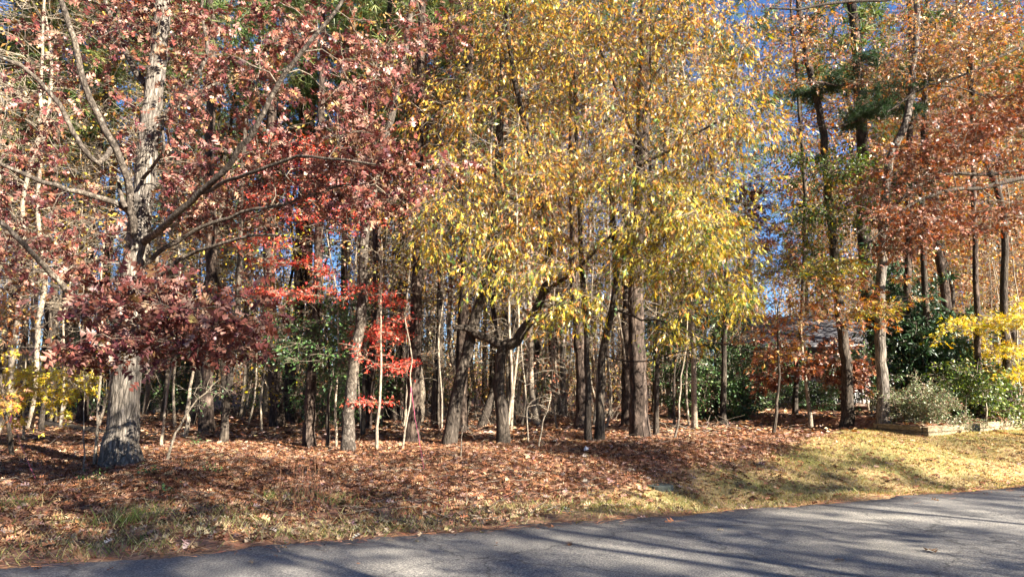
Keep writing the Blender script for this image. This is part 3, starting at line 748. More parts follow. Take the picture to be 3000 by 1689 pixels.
# golden oak on the grey paired stem
tree("oak_tree", "oak with a slim grey trunk and dark twisting limbs under a dense golden crown", "oak tree", (1758, 1290),
     [(1758, 1230), (1761, 1120), (1765, 1050), (1782, 960), (1800, 860), (1804, 760), (1796, 660), (1790, 580), (1797, 513), (1838, 455), (1867, 402), (1900, 290), (1914, 240), (1984, 105), (2010, -60)],
     30, M_HARD, seed=22, zmin=2.6, flare=.35, sides=16, tipw=.4, rtip=.006,
     limbs=[([(1797, 530, 0), (1840, 500, -.5), (1960, 440, -1), (2020, 400, -1.4), (2120, 350, -1.8), (2200, 310, -2)], 14, 6),
            ([(1870, 400, 0), (1830, 340, -.2), (1815, 290, -.4), (1780, 200, -.6), (1740, 100, -.8)], 11, 6),
            ([(1905, 270, 0), (1906, 150, -.2), (1908, 0, -.3), (1908, -100, -.3)], 10, 6),
            ([(1800, 620, 0), (1850, 630, -.6), (1930, 655, -1.2), (2040, 645, -1.6), (2100, 620, -1.8)], 12, 5),
            ([(1792, 905, 0), (1880, 935, -.8), (1960, 945, -1.2), (2060, 990, -1.6), (2200, 1025, -2.0), (2240, 1030, -2.1)], 8, 3),
            ([(1768, 1040, 0), (1850, 1060, -.8), (1930, 1048, -1.2), (2040, 1015, -1.8), (2090, 1005, -2)], 6, 3)],
     crowns=[dict(style='gold', size=.14, per=4, ln=.5, lp=6, drop=.24, droop=.95, tdroop=.5, objs=290, clear=[(1888, 380, 1864, 760, 34, .75)], vol=vol(
          (1800, 110, 300, 150, -1, 1.8, 90), (2060, 150, 210, 160, -1.4, 1.6, 70), (2090, 330, 180, 120, -1.8, 1.2, 65), (1760, 320, 200, 120, -1, 1.4, 44), (1900, 480, 230, 120, -1.4, 1.4, 44), (1720, 520, 160, 110, -1, 1.2, 32))),
       dict(style='goldgreen', size=.145, per=4, ln=.45, lp=6, drop=.1, droop=.9, tdroop=.5, vol=vol(
          (2040, 600, 220, 100, -1.8, 1.1, 80), (2120, 720, 150, 80, -2.0, .8, 34), (1880, 690, 160, 70, -1.4, .9, 30), (2040, 850, 190, 50, -1.8, .8, 34), (1990, 950, 50, 60, -1.6, .4, 10), (2170, 850, 60, 60, -1.8, .6, 10))),
     ])
# two stems of the leaning pair
HARD = dict(barkm=M_HARD)
tree("leaning_tree", "dark trunk with a swollen foot leaning right towards the level limb", "tree", (1317, 1302),
     [(1322, 1250), (1345, 1130), (1368, 1040), (1384, 960), (1408, 880), (1430, 800), (1450, 640), (1462, 450), (1470, 250), (1480, 60), (1490, -150)], 42, M_HARD, seed=31, zmin=5.5, flare=.28, ridge=.03, sides=20, tipw=.4,
     crowns=[dict(style='gold', size=.15, per=3, ln=.5, lp=4, droop=.7, vol=vol((1480, 100, 250, 200, .5, 1.5, 50), (1300, 350, 130, 150, .5, 1, 24)))])
tree("pine_tree", "upright dark pine trunk close behind the leaning tree's foot", "pine tree", (1349, 1267),
     [(1350, 1200), (1354, 1000), (1362, 800), (1368, 560), (1372, 300), (1378, 40), (1384, -300)], 42, M_PINE, seed=32, zmin=8, flare=.4, sides=18, tipw=.55,
     crowns=[dict(style='pine', size=.26, per=3, ln=.5, lp=4, vol=vol((1380, -250, 260, 160, 0, 2.5, 40)))])
# big pine in the centre right
tree("pine_tree", "stoutest pine, a straight furrowed trunk on the leafy mound at the wood edge", "pine tree", (1876, 1284),
     [(1873, 1240), (1868, 1100), (1864, 960), (1866, 800), (1874, 600), (1880, 420), (1886, 250), (1890, 60), (1896, -300)], 56, M_PINE, seed=41, zmin=8.5, flare=.32, ridge=.05, sides=40, tipw=.6, dY=0,
     crowns=[dict(style='pine', size=.26, per=3, ln=.5, lp=4, vol=vol((1890, -330, 380, 190, 0, 3, 60)))])
FR = [
 # name, label, category, base, path, w, bark, crown list, kw
 ("pine_tree", "dark pine trunk directly behind the stout mound pine on its left", (1836, 1246), [(1834, 1000), (1838, 700), (1840, 400), (1842, 100), (1845, -250)], 33, M_PINE, 'pine'),
 ("slender_tree", "slim upright grey trunk just right of the stout mound pine", (1922, 1275), [(1922, 1150), (1930, 960), (1934, 700), (1950, 400), (1960, 0)], 17, M_HARD, 'ybrown'),
 ("pine_tree", "dark pine trunk close behind the slim grey oak of the golden crown", (1703, 1261), [(1703, 1100), (1694, 950), (1684, 800), (1680, 500), (1676, 200), (1672, -200)], 40, M_PINE, 'pine'),
 ("slender_tree", "slim grey trunk standing foot to foot in front of a dark pine", (1724, 1293), [(1724, 1180), (1720, 1060), (1712, 900), (1700, 700), (1690, 450), (1680, 150)], 23, M_HARD, 'gold'),
 ("slender_tree", "sunlit pale trunk behind the brush in the middle of the wood", (1651, 1208), [(1648, 1000), (1642, 800), (1640, 500), (1636, 200)], 22, M_OAK, 'tan'),
 ("slender_tree", "thin dark trunk left of the sunlit pale trunk by the brush", (1631, 1216), [(1632, 1100), (1630, 900), (1626, 600), (1620, 200)], 11, M_HARD, 'ybrown'),
 ("pine_tree", "left one of two slim sunlit pines side by side deep in the wood", (1419, 1180), [(1420, 1000), (1424, 800), (1428, 500), (1432, 100), (1436, -100)], 17, M_PINE, 'pine'),
 ("pine_tree", "right one of two slim sunlit pines side by side deep in the wood", (1438, 1181), [(1442, 1000), (1448, 800), (1452, 500), (1458, 100), (1460, -100)], 18, M_PINE, 'pine'),
 ("pine_tree", "broad dark trunk hung with dry vine twigs behind the pink ribbon", (1211, 1296), [(1212, 1150), (1216, 1000), (1220, 845), (1226, 600), (1230, 300), (1236, 0), (1240, -200)], 46, M_PINE, 'pine'),
 ("slender_tree", "slim crooked trunk between the vine hung trunk and the leaning tree", (1278, 1252), [(1276, 1150), (1284, 1040), (1290, 900), (1288, 700), (1284, 400), (1270, 50)], 27, M_HARD, 'redoak'),
 ("slender_tree", "curving sunlit grey trunk with scarlet maple sprays in front of it", (1023, 1322), [(1020, 1250), (1030, 1130), (1046, 1000), (1056, 940), (1062, 860), (1064, 760), (1072, 660), (1082, 600), (1110, 480), (1150, 330), (1176, 200), (1200, 60), (1215, -80)], 38, M_LIMB, 'redoak'),
 ("slender_tree", "thin dark pole of a trunk between two sunlit trunks near the scarlet sprays", (1064, 1275), [(1066, 1150), (1070, 1000), (1074, 800), (1080, 500), (1090, 200)], 13, M_HARD, 'ybrown'),
 ("pine_tree", "rugged dark trunk with pale sunlit patches left of the curving grey trunk", (905, 1310), [(906, 1220), (914, 1100), (922, 1020), (928, 900), (934, 700), (938, 450), (944, 200), (950, -200)], 36, M_PINE, 'pine'),
 ("pine_tree", "thick dark leaning pine with wide roots behind the rugged trunk", (843, 1229), [(846, 1180), (858, 1060), (872, 930), (886, 800), (900, 600), (910, 380), (920, 100), (925, -150)], 44, M_PINE, 'pine'),
 ("slender_tree", "short dark crooked trunk midway between the great oak and the rugged trunk", (654, 1299), [(660, 1220), (672, 1120), (686, 1020), (692, 960), (700, 800), (706, 600), (720, 350)], 24, M_HARD, 'rust'),
 ("slender_tree", "slim dark trunk at the far left behind the fallen log", (154, 1236), [(156, 1130), (158, 1000), (162, 860), (166, 700), (160, 450), (150, 150)], 22, M_HARD, 'ybrown'),
 ("slender_tree", "short stout dark stem holding yellow leaves left of the fallen log", (122, 1262), [(126, 1200), (138, 1120), (146, 1040), (150, 900)], 16, M_HARD, 'none'),
 ("slender_tree", "pale flared trunk in the sun just behind and right of the great oak", (466, 1212), [(470, 1160), (480, 1080), (490, 960), (500, 800), (520, 600), (535, 300), (545, 0)], 32, M_OAK, 'ybrown'),
 ("evergreen_tree", "straight black stem rising inside the dark green holly", (2119, 1246), [(2120, 1150), (2122, 1000), (2126, 850), (2130, 700), (2136, 450), (2150, 150)], 19, M_HARD, 'ybrown'),
 ("slender_tree", "broad trunk behind the pinkish young oak, ivy at its foot", (2480, 1252), [(2484, 1180), (2480, 1060), (2466, 960), (2456, 860), (2440, 700), (2425, 540), (2405, 350), (2360, 150), (2330, -80)], 38, M_HARD, 'olive'),
 ("slender_tree", "tall sunlit trunk behind the rounded shrub, forking high into orange leaves", (2590, 1250), [(2588, 1180), (2582, 1060), (2578, 900), (2584, 740), (2594, 600), (2604, 480), (2622, 430), (2660, 330), (2680, 150), (2690, -60)], 38, M_OAK, 'orange'),
 ("slender_tree", "dark upright trunk rising through the glossy magnolia", (2720, 1230), [(2718, 1100), (2712, 900), (2704, 700), (2702, 500), (2710, 260), (2716, 0)], 24, M_HARD, 'orange'),
 ("slender_tree", "brown trunk above the retaining wall left of the yellow maple", (2872, 1228), [(2868, 1120), (2862, 960), (2856, 700), (2850, 400), (2846, 50)], 22, M_PINE, 'orange'),
 ("slender_tree", "dark thick trunk within the yellow maple leaves above the wall", (2952, 1226), [(2950, 1100), (2944, 950), (2940, 845), (2944, 640), (2900, 500), (2860, 400), (2830, 100)], 30, M_HARD, 'orange'),
 ("slender_tree", "dark slim trunk forking into bare arms at the right end of the golden crown", (2330, 1215), [(2335, 1060), (2350, 900), (2358, 700), (2355, 500), (2340, 300), (2320, 60), (2310, -100)], 17, M_HARD, 'maroon'),
]
CR = {
 'pine': lambda x, R: [dict(style='pine', size=.30, per=3, ln=.5, lp=4, vol=[(x, -160, 210, 240, 0, 2.5, 38)])],
 'ybrown': lambda x, R: [dict(style='ybrown', size=.11, per=3, ln=.5, lp=3, vol=[(x, 250, 150, 330, 0, 1.6, 44)])],
 'tan': lambda x, R: [dict(style='tan', size=.12, per=3, ln=.5, lp=3, vol=[(x, 300, 140, 300, 0, 1.6, 34)])],
 'gold': lambda x, R: [dict(style='gold', size=.14, per=3, ln=.5, lp=4, vol=[(x, 250, 140, 300, 0, 1.4, 36)])],
 'rust': lambda x, R: [dict(style='rust', size=.13, per=3, ln=.4, lp=3, vol=[(x, 550, 110, 250, 0, 1.2, 26)])],
 'redoak': lambda x, R: [dict(style='redoak', size=.14, per=3, ln=.45, lp=3, vol=[(x + 30, 180, 170, 250, 0, 1.6, 46)])],
 'orange': lambda x, R: [dict(style='orange', size=.105, per=4, ln=.55, lp=4, vol=[(x + 10, 230, 200, 320, 0, 2.0, 84)])],
 'none': lambda x, R: [],
 'olive': lambda x, R: [dict(style='orange', size=.105, per=4, ln=.5, lp=4, vol=[(2380, 150, 170, 230, 0, 1.6, 50)]),
                        dict(style='lime', size=.11, per=4, ln=.45, lp=5, vol=[(2400, 500, 120, 55, -.6, 1.2, 34), (2450, 640, 110, 70, -.4, 1.2, 34), (2440, 770, 90, 50, -.4, 1, 14)]),
                        dict(style='goldgreen', tm=MAPLE, size=.11, per=4, ln=.45, lp=4, vol=[(2420, 580, 150, 100, -.8, 1.2, 26), (2350, 760, 130, 60, -.6, 1, 22)])],
 'maroon': lambda x, R: [dict(style='orange', size=.105, per=4, ln=.5, lp=4, vol=[(2330, 130, 150, 200, 0, 1.6, 36)]),
                         dict(style='rust', size=.13, per=4, ln=.45, lp=5, vol=[(2190, 590, 110, 70, -.6, 1.2, 36), (2250, 700, 120, 60, -.6, 1.2, 30), (2330, 800, 90, 50, -.6, 1, 18)])],
}
for i, (nm, lab, base, path, w, bk, cr) in enumerate(FR):
    tree(nm, lab, "tree" if nm != "pine_tree" else "pine tree", base, path, w, bk, seed=100 + i, zmin=3.2 if cr not in ('pine',) else 7.5, flare=.35, ridge=.02 if w > 30 else 0,
         sides=22 if w > 30 else 12, tipw=.5, crowns=CR[cr](path[-2][0], None), rtip=.007)

# young trees and saplings in front
SAP = [
 ("young_oak", "young oak with dull pinkish red leaves, grey stem leaning left near the house", "young tree", (2375, 1252), [(2372, 1200), (2358, 1100), (2350, 1020), (2345, 940)], 15, M_PALE,
    [dict(style='rust', size=.15, per=4, ln=.4, lp=5, droop=.4, flat=.6, vol=vol((2400, 1080, 130, 45, -.5, 1.0, 20), (2330, 1000, 120, 50, 0, 1, 12), (2480, 1110, 60, 30, -.8, .6, 12), (2300, 1110, 60, 30, 0, .6, 8)))], 1.0),
 ("young_oak", "small dark stem forked low in a V with olive and russet leaves", "young tree", (2266, 1272), [(2272, 1225), (2280, 1180), (2282, 1100), (2278, 1000), (2280, 900)], 12, M_HARD,
    [dict(style='orange', size=.13, per=4, ln=.4, lp=4, droop=.4, flat=.6, vol=vol((2350, 960, 130, 50, -.4, 1, 22), (2440, 880, 130, 60, 0, 1, 22), (2270, 1000, 60, 60, 0, .7, 8))),
     dict(style='goldgreen', tm=MAPLE, size=.12, per=4, ln=.4, lp=4, flat=.6, vol=vol((2420, 800, 130, 50, .3, 1, 30), (2520, 900, 80, 40, 0, .8, 12)))], .8),
 ("sapling", "pale crooked sapling in the sun between the mound pine and the holly", "sapling", (1971, 1287), [(1984, 1250), (1990, 1180), (1996, 1100), (2008, 1040), (2012, 980), (2020, 880)], 8, M_PALE,
    [dict(style='tan', size=.08, per=2, ln=.25, lp=1, vol=vol((2010, 960, 60, 70, 0, .5, 8)))], 1.2),
 ("sapling", "dark twin stem of a bush just left of the pale crooked sapling", "sapling", (1976, 1245), [(1974, 1200), (1976, 1100), (1990, 950), (2000, 850)], 10, M_HARD,
    [dict(style='green', size=.08, per=3, ln=.3, lp=3, vol=vol((1990, 930, 70, 80, 0, .6, 14)))], 1.2),
 ("sapling", "pale sapling leaning beside the vine hung trunk", "sapling", (1178, 1319), [(1186, 1260), (1200, 1180), (1206, 1100), (1200, 1000), (1180, 900)], 7, M_PALE, [], 1),
 ("sapling", "sunlit pale sapling just right of the curving grey trunk", "sapling", (1103, 1316), [(1106, 1250), (1112, 1180), (1116, 1100), (1116, 1000), (1116, 880), (1120, 700)], 11, M_PALE,
    [dict(style='ybrown', size=.08, per=2, ln=.3, lp=2, vol=vol((1120, 780, 90, 110, 0, .7, 16)))], 1.2),
 ("sapling", "second pale sapling close behind the sunlit one by the scarlet sprays", "sapling", (1120, 1242), [(1118, 1190), (1112, 1120), (1116, 1000), (1122, 850), (1130, 650)], 9, M_PALE, [], 1.2),
 ("sapling", "bushy green leaved stem between the rugged trunk and the curving grey trunk", "sapling", (959, 1318), [(960, 1270), (958, 1200), (966, 1130), (960, 1040), (950, 950)], 13, M_HARD,
    [dict(style='green', size=.09, per=4, ln=.35, lp=5, droop=.2, vol=vol((920, 960, 110, 90, 0, .9, 40), (950, 1060, 80, 70, 0, .7, 18), (1000, 900, 70, 50, .3, .7, 12)))], 1),
 ("sapling", "slim pale stem standing against the left edge of the great oak", "sapling", (275, 1364), [(282, 1300), (288, 1180), (297, 1080), (302, 960), (300, 800), (310, 640)], 11, M_PALE,
    [dict(style='yellow', size=.08, per=2, ln=.25, lp=2, vol=vol((290, 1050, 70, 60, 0, .5, 8)))], 1.5),
 ("sapling", "thin grey switch with a pink tie left of the great oak", "sapling", (252, 1384), [(250, 1330), (246, 1250), (244, 1150), (242, 1090)], 5, M_PALE,
    [dict(style='yellow', size=.09, per=3, ln=.25, lp=2, vol=vol((250, 1110, 60, 40, 0, .4, 10)))], .7),
 ("sapling", "pale sapling right of the great oak, straight and leafless", "sapling", (472, 1306), [(478, 1250), (486, 1180), (498, 1110), (512, 1040), (520, 950)], 10, M_PALE, [dict(style='redoak', size=.1, per=2, ln=.3, lp=1, vol=vol((510, 960, 60, 60, 0, .5, 8)))], 1),
 ("sapling", "low sapling leaning far right out of the leaves beside the great oak", "sapling", (484, 1350), [(500, 1305), (516, 1265), (530, 1240), (560, 1190), (600, 1150), (640, 1110)], 9, M_PALE,
    [dict(style='green', size=.06, per=2, ln=.25, lp=2, vol=vol((600, 1160, 50, 40, 0, .5, 8)))], .9),
 ("sapling", "mossy stem bending left midway behind the leaning sapling", "sapling", (540, 1282), [(552, 1230), (548, 1180), (570, 1080), (586, 1000), (590, 900)], 14, M_PALE, [dict(style='ybrown', size=.08, per=2, ln=.3, lp=2, vol=vol((590, 900, 80, 80, 0, .7, 12)))], 1),
 ("sapling", "leaning dark sapling with orange leaves at the left edge", "sapling", (42, 1337), [(30, 1280), (14, 1200), (4, 1130), (0, 1050), (-10, 960)], 14, M_HARD,
    [dict(style='orange', size=.11, per=3, ln=.3, lp=4, vol=vol((20, 930, 50, 90, -.6, .4, 14), (20, 1170, 40, 25, -.6, .3, 5)))], .8),
 ("young_maple", "small maple holding bright yellow leaves at the left edge", "young maple", (70, 1290), [(68, 1200), (72, 1100), (80, 1000)], 8, M_PALE,
    [dict(style='yellow', size=.12, per=4, ln=.35, lp=5, droop=.5, flat=.7, objs=120, vol=vol((90, 1110, 120, 70, -1, .8, 40), (170, 1070, 60, 40, -1, .5, 12), (130, 1160, 60, 30, -1, .5, 12)))], .8),
 ("young_maple", "understory maple with scarlet leaves in flat sprays left of centre", "young maple", (985, 1312), [(984, 1200), (992, 1060), (986, 880), (960, 700), (930, 560), (905, 420)], 8, M_PALE,
    [dict(style='scarlet', size=.075, per=4, ln=.28, lp=6, droop=.15, flat=.95, ud=.5, objs=250, vol=vol((1110, 985, 95, 30, -.8, .6, 17), (1090, 1050, 105, 24, -.8, .6, 13), (1140, 960, 60, 16, -.8, .5, 5), (1040, 1020, 50, 30, -.8, .4, 4),
        (800, 550, 80, 40, -1.6, .7, 19), (930, 470, 120, 50, -1.8, .7, 30), (960, 630, 120, 34, -1.5, .7, 27), (900, 790, 110, 16, -1, .7, 14), (790, 865, 90, 14, -.5, .7, 13), (770, 720, 90, 24, -.8, .8, 10), (1000, 870, 110, 26, -1, .6, 14), (1120, 890, 50, 12, -1, .4, 5), (1100, 1175, 60, 10, -.6, .4, 4)))], .6),
 ("sapling", "forked bare sapling on the leaf litter below the leaning tree", "sapling", (1349, 1338), [(1352, 1300), (1354, 1260), (1362, 1220)], 4, M_PALE, [dict(style='tan', size=.05, per=1, ln=.2, lp=0, vol=vol((1350, 1240, 30, 30, 0, .2, 5)))], .3),
 ("sapling", "leaning bare sapling right of the forked dark oak", "sapling", (1575, 1312), [(1584, 1260), (1596, 1220), (1606, 1190), (1616, 1150)], 6, M_PALE, [dict(style='tan', size=.05, per=1, ln=.25, lp=0, vol=vol((1590, 1190, 50, 40, 0, .4, 8)))], .4),
 ("sapling", "arched bare stem bending over the brush between the forked oak and the grey trunks", "sapling", (1548, 1295), [(1542, 1220), (1546, 1190), (1570, 1166), (1600, 1160), (1612, 1164)], 6, M_PALE, [], .4),
]
for i, (nm, lab, cat, base, path, w, bk, cr, zm) in enumerate(SAP):
    tree(nm, lab, cat, base, path, w, bk, crowns=cr, seed=300 + i, zmin=zm, flare=.2, sides=8, tipw=.35, rtip=.004, step=.25)

# evergreens
tree("holly_tree", "dense dark green holly spreading low behind the crooked sapling", "holly", (2100, 1225), [(2100, 1150), (2095, 1050), (2090, 950)], 14, M_HARD, seed=401, zmin=.4, flare=.2, sides=8, rtip=.005,
     crowns=[dict(style='green', size=.10, per=5, ln=.4, lp=7, droop=.3, vol=vol((2080, 1040, 160, 140, 0, 1.6, 190), (2130, 1180, 110, 50, -1.0, .9, 60), (1980, 1000, 100, 120, 1, 1.2, 70), (2020, 1150, 80, 50, .2, 1, 24), (2230, 1090, 100, 100, 1.5, 1.2, 46)))])
tree("magnolia_tree", "large magnolia of glossy blackish green leaves behind the rounded shrub", "magnolia", (2760, 1238), [(2760, 1150), (2750, 1000), (2745, 880), (2740, 800)], 16, M_HARD, Y=21.5, seed=402, zmin=.5, flare=.2, sides=8, rtip=.006,
     crowns=[dict(style='dark', size=.19, per=4, ln=.45, lp=7, droop=.3, tm=LANCE, vol=vol((2740, 1100, 105, 110, 0, 1.2, 120), (2690, 960, 105, 100, 0, 1.2, 95), (2800, 1165, 60, 55, -.3, .6, 36), (2650, 830, 60, 90, .5, 1, 26)))])
tree("holly_bush", "green leaved bush with a dark base behind the left end of the wall", "bush", (2555, 1268), [(2556, 1230), (2552, 1150), (2550, 1100)], 8, M_HARD, Y=21, seed=403, zmin=.2, flare=.1, sides=6, rtip=.004,
     crowns=[dict(style='green', size=.075, per=5, ln=.3, lp=6, droop=.2, vol=vol((2560, 1120, 70, 80, 0, .8, 50), (2510, 1080, 70, 50, .3, .8, 26)))])
tree("azalea_shrub", "rounded sunlit shrub of small dusty green leaves on the retaining wall", "shrub", (2640, 1262), [(2650, 1235), (2660, 1210)], 7, M_PALE, Y=18.6, seed=404, zmin=.02, flare=.1, sides=6, rtip=.003, step=.15,
     crowns=[dict(style='azalea', size=.05, per=6, ln=.2, lp=9, droop=.0, vol=vol((2680, 1178, 62, 42, -.2, .5, 90), (2730, 1225, 60, 16, -.3, .4, 34), (2620, 1165, 26, 26, 0, .4, 10)))])
tree("yellow_maple", "maple with layered lemon yellow leaves above the far right of the wall", "maple", (2985, 1222), [(2985, 1120), (2980, 1000), (2975, 880)], 9, M_PALE, seed=405, zmin=1.0, flare=.2, sides=8, rtip=.005,
     crowns=[dict(style='yellow', size=.12, per=4, ln=.4, lp=6, droop=.3, flat=.85, vol=vol((2930, 960, 130, 26, -1, 1.2, 28), (2960, 1020, 120, 20, -1, 1.2, 22), (2890, 1085, 100, 20, -1, 1, 16), (2990, 1110, 60, 24, -1, .8, 8), (2980, 900, 80, 30, 0, 1, 12)))])
for i, (px, Yb, lab) in enumerate([(2405, 31, "dark green bush in front of the house porch between two young trunks"), (2310, 33, "dark low bush before the house wall behind the V shaped young oak")]):
    tree("green_bush", lab, "bush", (px, 1200), [(px, 1185), (px, 1165)], 3, M_HARD, Y=Yb, seed=430 + i, zmin=.1, flare=.1, sides=6, rtip=.004, step=.2, crowns=[dict(style='green', size=.10, per=4, ln=.35, lp=7, vol=[(px, 1160, 55, 34, 0, .9, 60)])])
for i, (px, py, rx, lab) in enumerate([(2890, 1205, 80, "leafy lime green bush behind the far end of the retaining wall"), (2975, 1215, 60, "bright green low bush at the right edge behind the wall"), (2830, 1150, 60, "light olive bush between the magnolia and the yellow maple")]):
    tree("green_bush", lab, "bush", (px, 1236), [(px, 1200), (px, 1160)], 6, M_PALE, seed=420 + i, zmin=.1, flare=.1, sides=6, rtip=.004, step=.2, crowns=[dict(style='lime', size=.09, per=4, ln=.3, lp=6, vol=vol((px, py - 30, rx, 50, 0, .8, 34)))])

# the oak beyond the right edge, its shaded limbs reaching into view
tree("oak_tree", "oak beyond the right edge whose shaded russet boughs sweep down into view", "oak tree", (3330, 1330), [(3330, 1100), (3320, 800), (3300, 500), (3280, 200), (3260, -100), (3250, -400)], 70, M_HARD, seed=55, zmin=2.5, flare=.4, sides=22, ridge=.02, tipw=.5,
     limbs=[([(3310, 560, 0), (3150, 510, -.6), (3000, 520, -1), (2900, 545, -1.2), (2850, 550, -1.3), (2750, 565, -1.5), (2670, 600, -1.6), (2600, 660, -1.7), (2540, 730, -1.8)], 22, 6),
            ([(3310, 500, 0), (3150, 450, -.4), (3000, 495, -.6), (2880, 510, -.8), (2760, 510, -1), (2690, 545, -1), (2620, 600, -1.1), (2500, 690, -1.2)], 18, 5),
            ([(3300, 300, 0), (3150, 180, 0), (3000, 140, 0), (2850, 210, 0), (2700, 260, 0), (2600, 330, 0)], 16, 6),
            ([(3300, 330, 0), (3100, 300, 1), (2950, 290, 1.2), (2820, 260, 1.4), (2740, 250, 1.4)], 14, 6),
            ([(3280, 100, 0), (3000, -40, -1), (2700, -10, -1.6), (2450, 10, -2), (2340, 25, -2.1), (2255, 25, -2.2)], 16, 6)],
     crowns=[dict(style='rust', size=.10, per=4, ln=.5, lp=6, droop=.2, flat=.75, vol=vol((2850, 420, 200, 80, -1, 1.2, 50), (2700, 520, 170, 60, -1.2, 1.1, 36), (2900, 620, 170, 50, -1, 1.2, 28), (2620, 640, 120, 40, -1.4, .8, 24), (2950, 330, 110, 60, 0, 1, 32), (2600, 700, 80, 30, -1.4, .6, 14))),
             dict(style='orange', size=.10, per=4, ln=.5, lp=4, flat=.6, vol=vol((2850, 100, 200, 100, 0, 1.5, 70), (3100, 200, 150, 200, 0, 2, 40), (3300, 0, 300, 300, 0, 3, 70)))])
# pine bough sprays at the upper right
tree("pine_tree", "pine whose boughs, coloured dark to paint shade, cross the orange crowns at upper right", "pine tree", (2655, 1225), [(2652, 1100), (2660, 800), (2664, 500), (2668, 200), (2672, -100), (2675, -300)], 26, M_PINE, seed=56, zmin=5, flare=.3, sides=16, tipw=.6,
     limbs=[([(2662, 330, 0), (2600, 340, -1), (2520, 350, -2), (2440, 375, -3), (2380, 368, -3.5), (2320, 372, -3.8)], 10, 4),
            ([(2664, 230, 0), (2560, 240, -1), (2450, 250, -2.5), (2400, 240, -3), (2330, 250, -3.4)], 9, 4)],
     crowns=[dict(style='pineshade', size=.17, per=4, ln=.35, lp=7, droop=-.1, flat=.6, vol=vol((2420, 238, 80, 12, -2.6, .8, 9), (2500, 218, 70, 22, -2, .8, 7), (2600, 290, 90, 45, -1.6, 1.2, 16), (2560, 335, 80, 18, -2.6, .8, 12), (2640, 235, 30, 20, -.5, .4, 8), (2620, 540, 60, 18, -2, .5, 16), (2740, 250, 60, 30, 0, .6, 12), (2750, 70, 30, 40, 0, .6, 8))),
             dict(style='pine', size=.28, per=3, ln=.5, lp=4, vol=vol((2680, -250, 300, 160, 0, 2.5, 40), (2960, 180, 60, 70, 2, 1, 16)))])

# ------------------------------------------------------------------ trees standing deeper: prototypes and copies
def proto(name, h, r, barkm, style, n, zc0, rad, lean=0.0, seed=1, size=.15, lp=3, per=3, ln=.6, rtip=.008, tm=None, drop=0, crook=.05, sides=8, tws=1.0, shape=.55):
    R = np.random.default_rng(seed)
    k = int(h / 1.2) + 2
    z = np.linspace(-.15, h, k); w = np.cumsum(R.normal(size=(k, 2)) * crook, axis=0); w[0] = 0
    pts = np.stack([w[:, 0] + lean * z, w[:, 1], z], 1)
    rr = r * (1 - .75 * np.clip(z / h, 0, 1))
    tp, tr = resample(pts, rr, .7)
    V, F = trunk_mesh(tp, tr, sides, .3, 0, R, z0=0)
    tm_ = mesh_np("trunk", V, F, barkm, smooth=True)
    t = R.random(n); zz = zc0 + (h * 1.02 - zc0) * t
    a = R.random(n) * 6.283; q = rad * np.sin(np.pi * np.clip(t * .85 + .12, 0, 1)) ** shape * np.sqrt(R.random(n))
    cx = np.interp(zz, tp[:, 2], tp[:, 0]); cy_ = np.interp(zz, tp[:, 2], tp[:, 1])
    tips = np.stack([cx + q * np.cos(a), cy_ + q * np.sin(a), zz], 1)
    ch, tn, td, thp, thd = grow(tp, tr, tips, (), zc0 * .6, rtip=rtip, R=R, step=.6, sag=.1)
    bag = Bag(); chains_mesh(bag, ch)
    src, sdv = np.vstack([tn, thp[::3]]), np.vstack([td, thd[::3]])
    tw = twiglets(src, sdv, per, ln, R, flat=.2)
    V, F = tube_batch(tw, np.tile([0.007, 0.005, 0.003], (len(tw), 1)) * tws, 3); bag.add(V, F)
    bm = bag.mesh("branches", M_TWIG if barkm is not M_PALE else M_PALE)
    cm_ = None
    if lp > 0:
        p, d, nr = leaves_on(tw, lp, R, droop=.4, drop=drop, jitter=.12)
        T_ = tm or (NEEDLE if style.startswith('pine') else KITE)
        sz = size * (.6 + .8 * R.random(len(p)))
        o = scatter("crown", T_, p, d, nr, sz, palette(*PAL[style], len(p), R=R), MT.get(style, M_LEAF)); cm_ = o.data
        bpy.data.objects.remove(o)
    return dict(name=name, trunk=tm_, branches=bm, crown=cm_)

def place(pr, x, y, rz, s, label, cat, group, lean=(0, 0)):
    root = empty(pr['name'], (x, y, float(H(x, y)))); root.rotation_euler = (lean[0], lean[1], rz); root.scale = (s, s, s)
    tag(root, label, cat, group)
    link("trunk", pr['trunk'], root); link("branches", pr['branches'], root, "stuff")
    if pr['crown']: link("crown", pr['crown'], root, "stuff")
    return root

PT = {}
PT['pine'] = [proto("pine_tree", 22 + 2 * i, .17 + .02 * i, M_PINE, 'pine', 90, 10.5, 3.4, seed=500 + i, size=.42, lp=3, per=3, ln=.7, rtip=.012) for i in range(3)]
PT['orange'] = [proto("orange_tree", 17 + 1.5 * i, .12, M_HARD if i else M_OAK, 'orange', 230, 5.5, 3.8, seed=520 + i, size=.16, lp=4, per=3, ln=.8, crook=.14) for i in range(3)]
PT['ybrown'] = [proto("hardwood_tree", 15 + 2 * i, .10, M_HARD if i else M_PALE, 'ybrown', 190, 4.0, 3.0, seed=530 + i, size=.14, lp=3, per=3, ln=.8, crook=.13, drop=.25) for i in range(3)]
PT['rust'] = [proto("hardwood_tree", 14 + 2 * i, .10, M_HARD, 'rust', 170, 3.5, 3.0, seed=540 + i, size=.15, lp=3, per=3, ln=.8, crook=.13, drop=.2) for i in range(2)]
PT['bare'] = [proto("bare_tree", 13 + 2 * i, .085, M_PALE, 'tan', 130, 3.0, 2.2, seed=550 + i, size=.10, lp=2, per=4, ln=.8, crook=.12, drop=.75, tws=1.3) for i in range(3)]
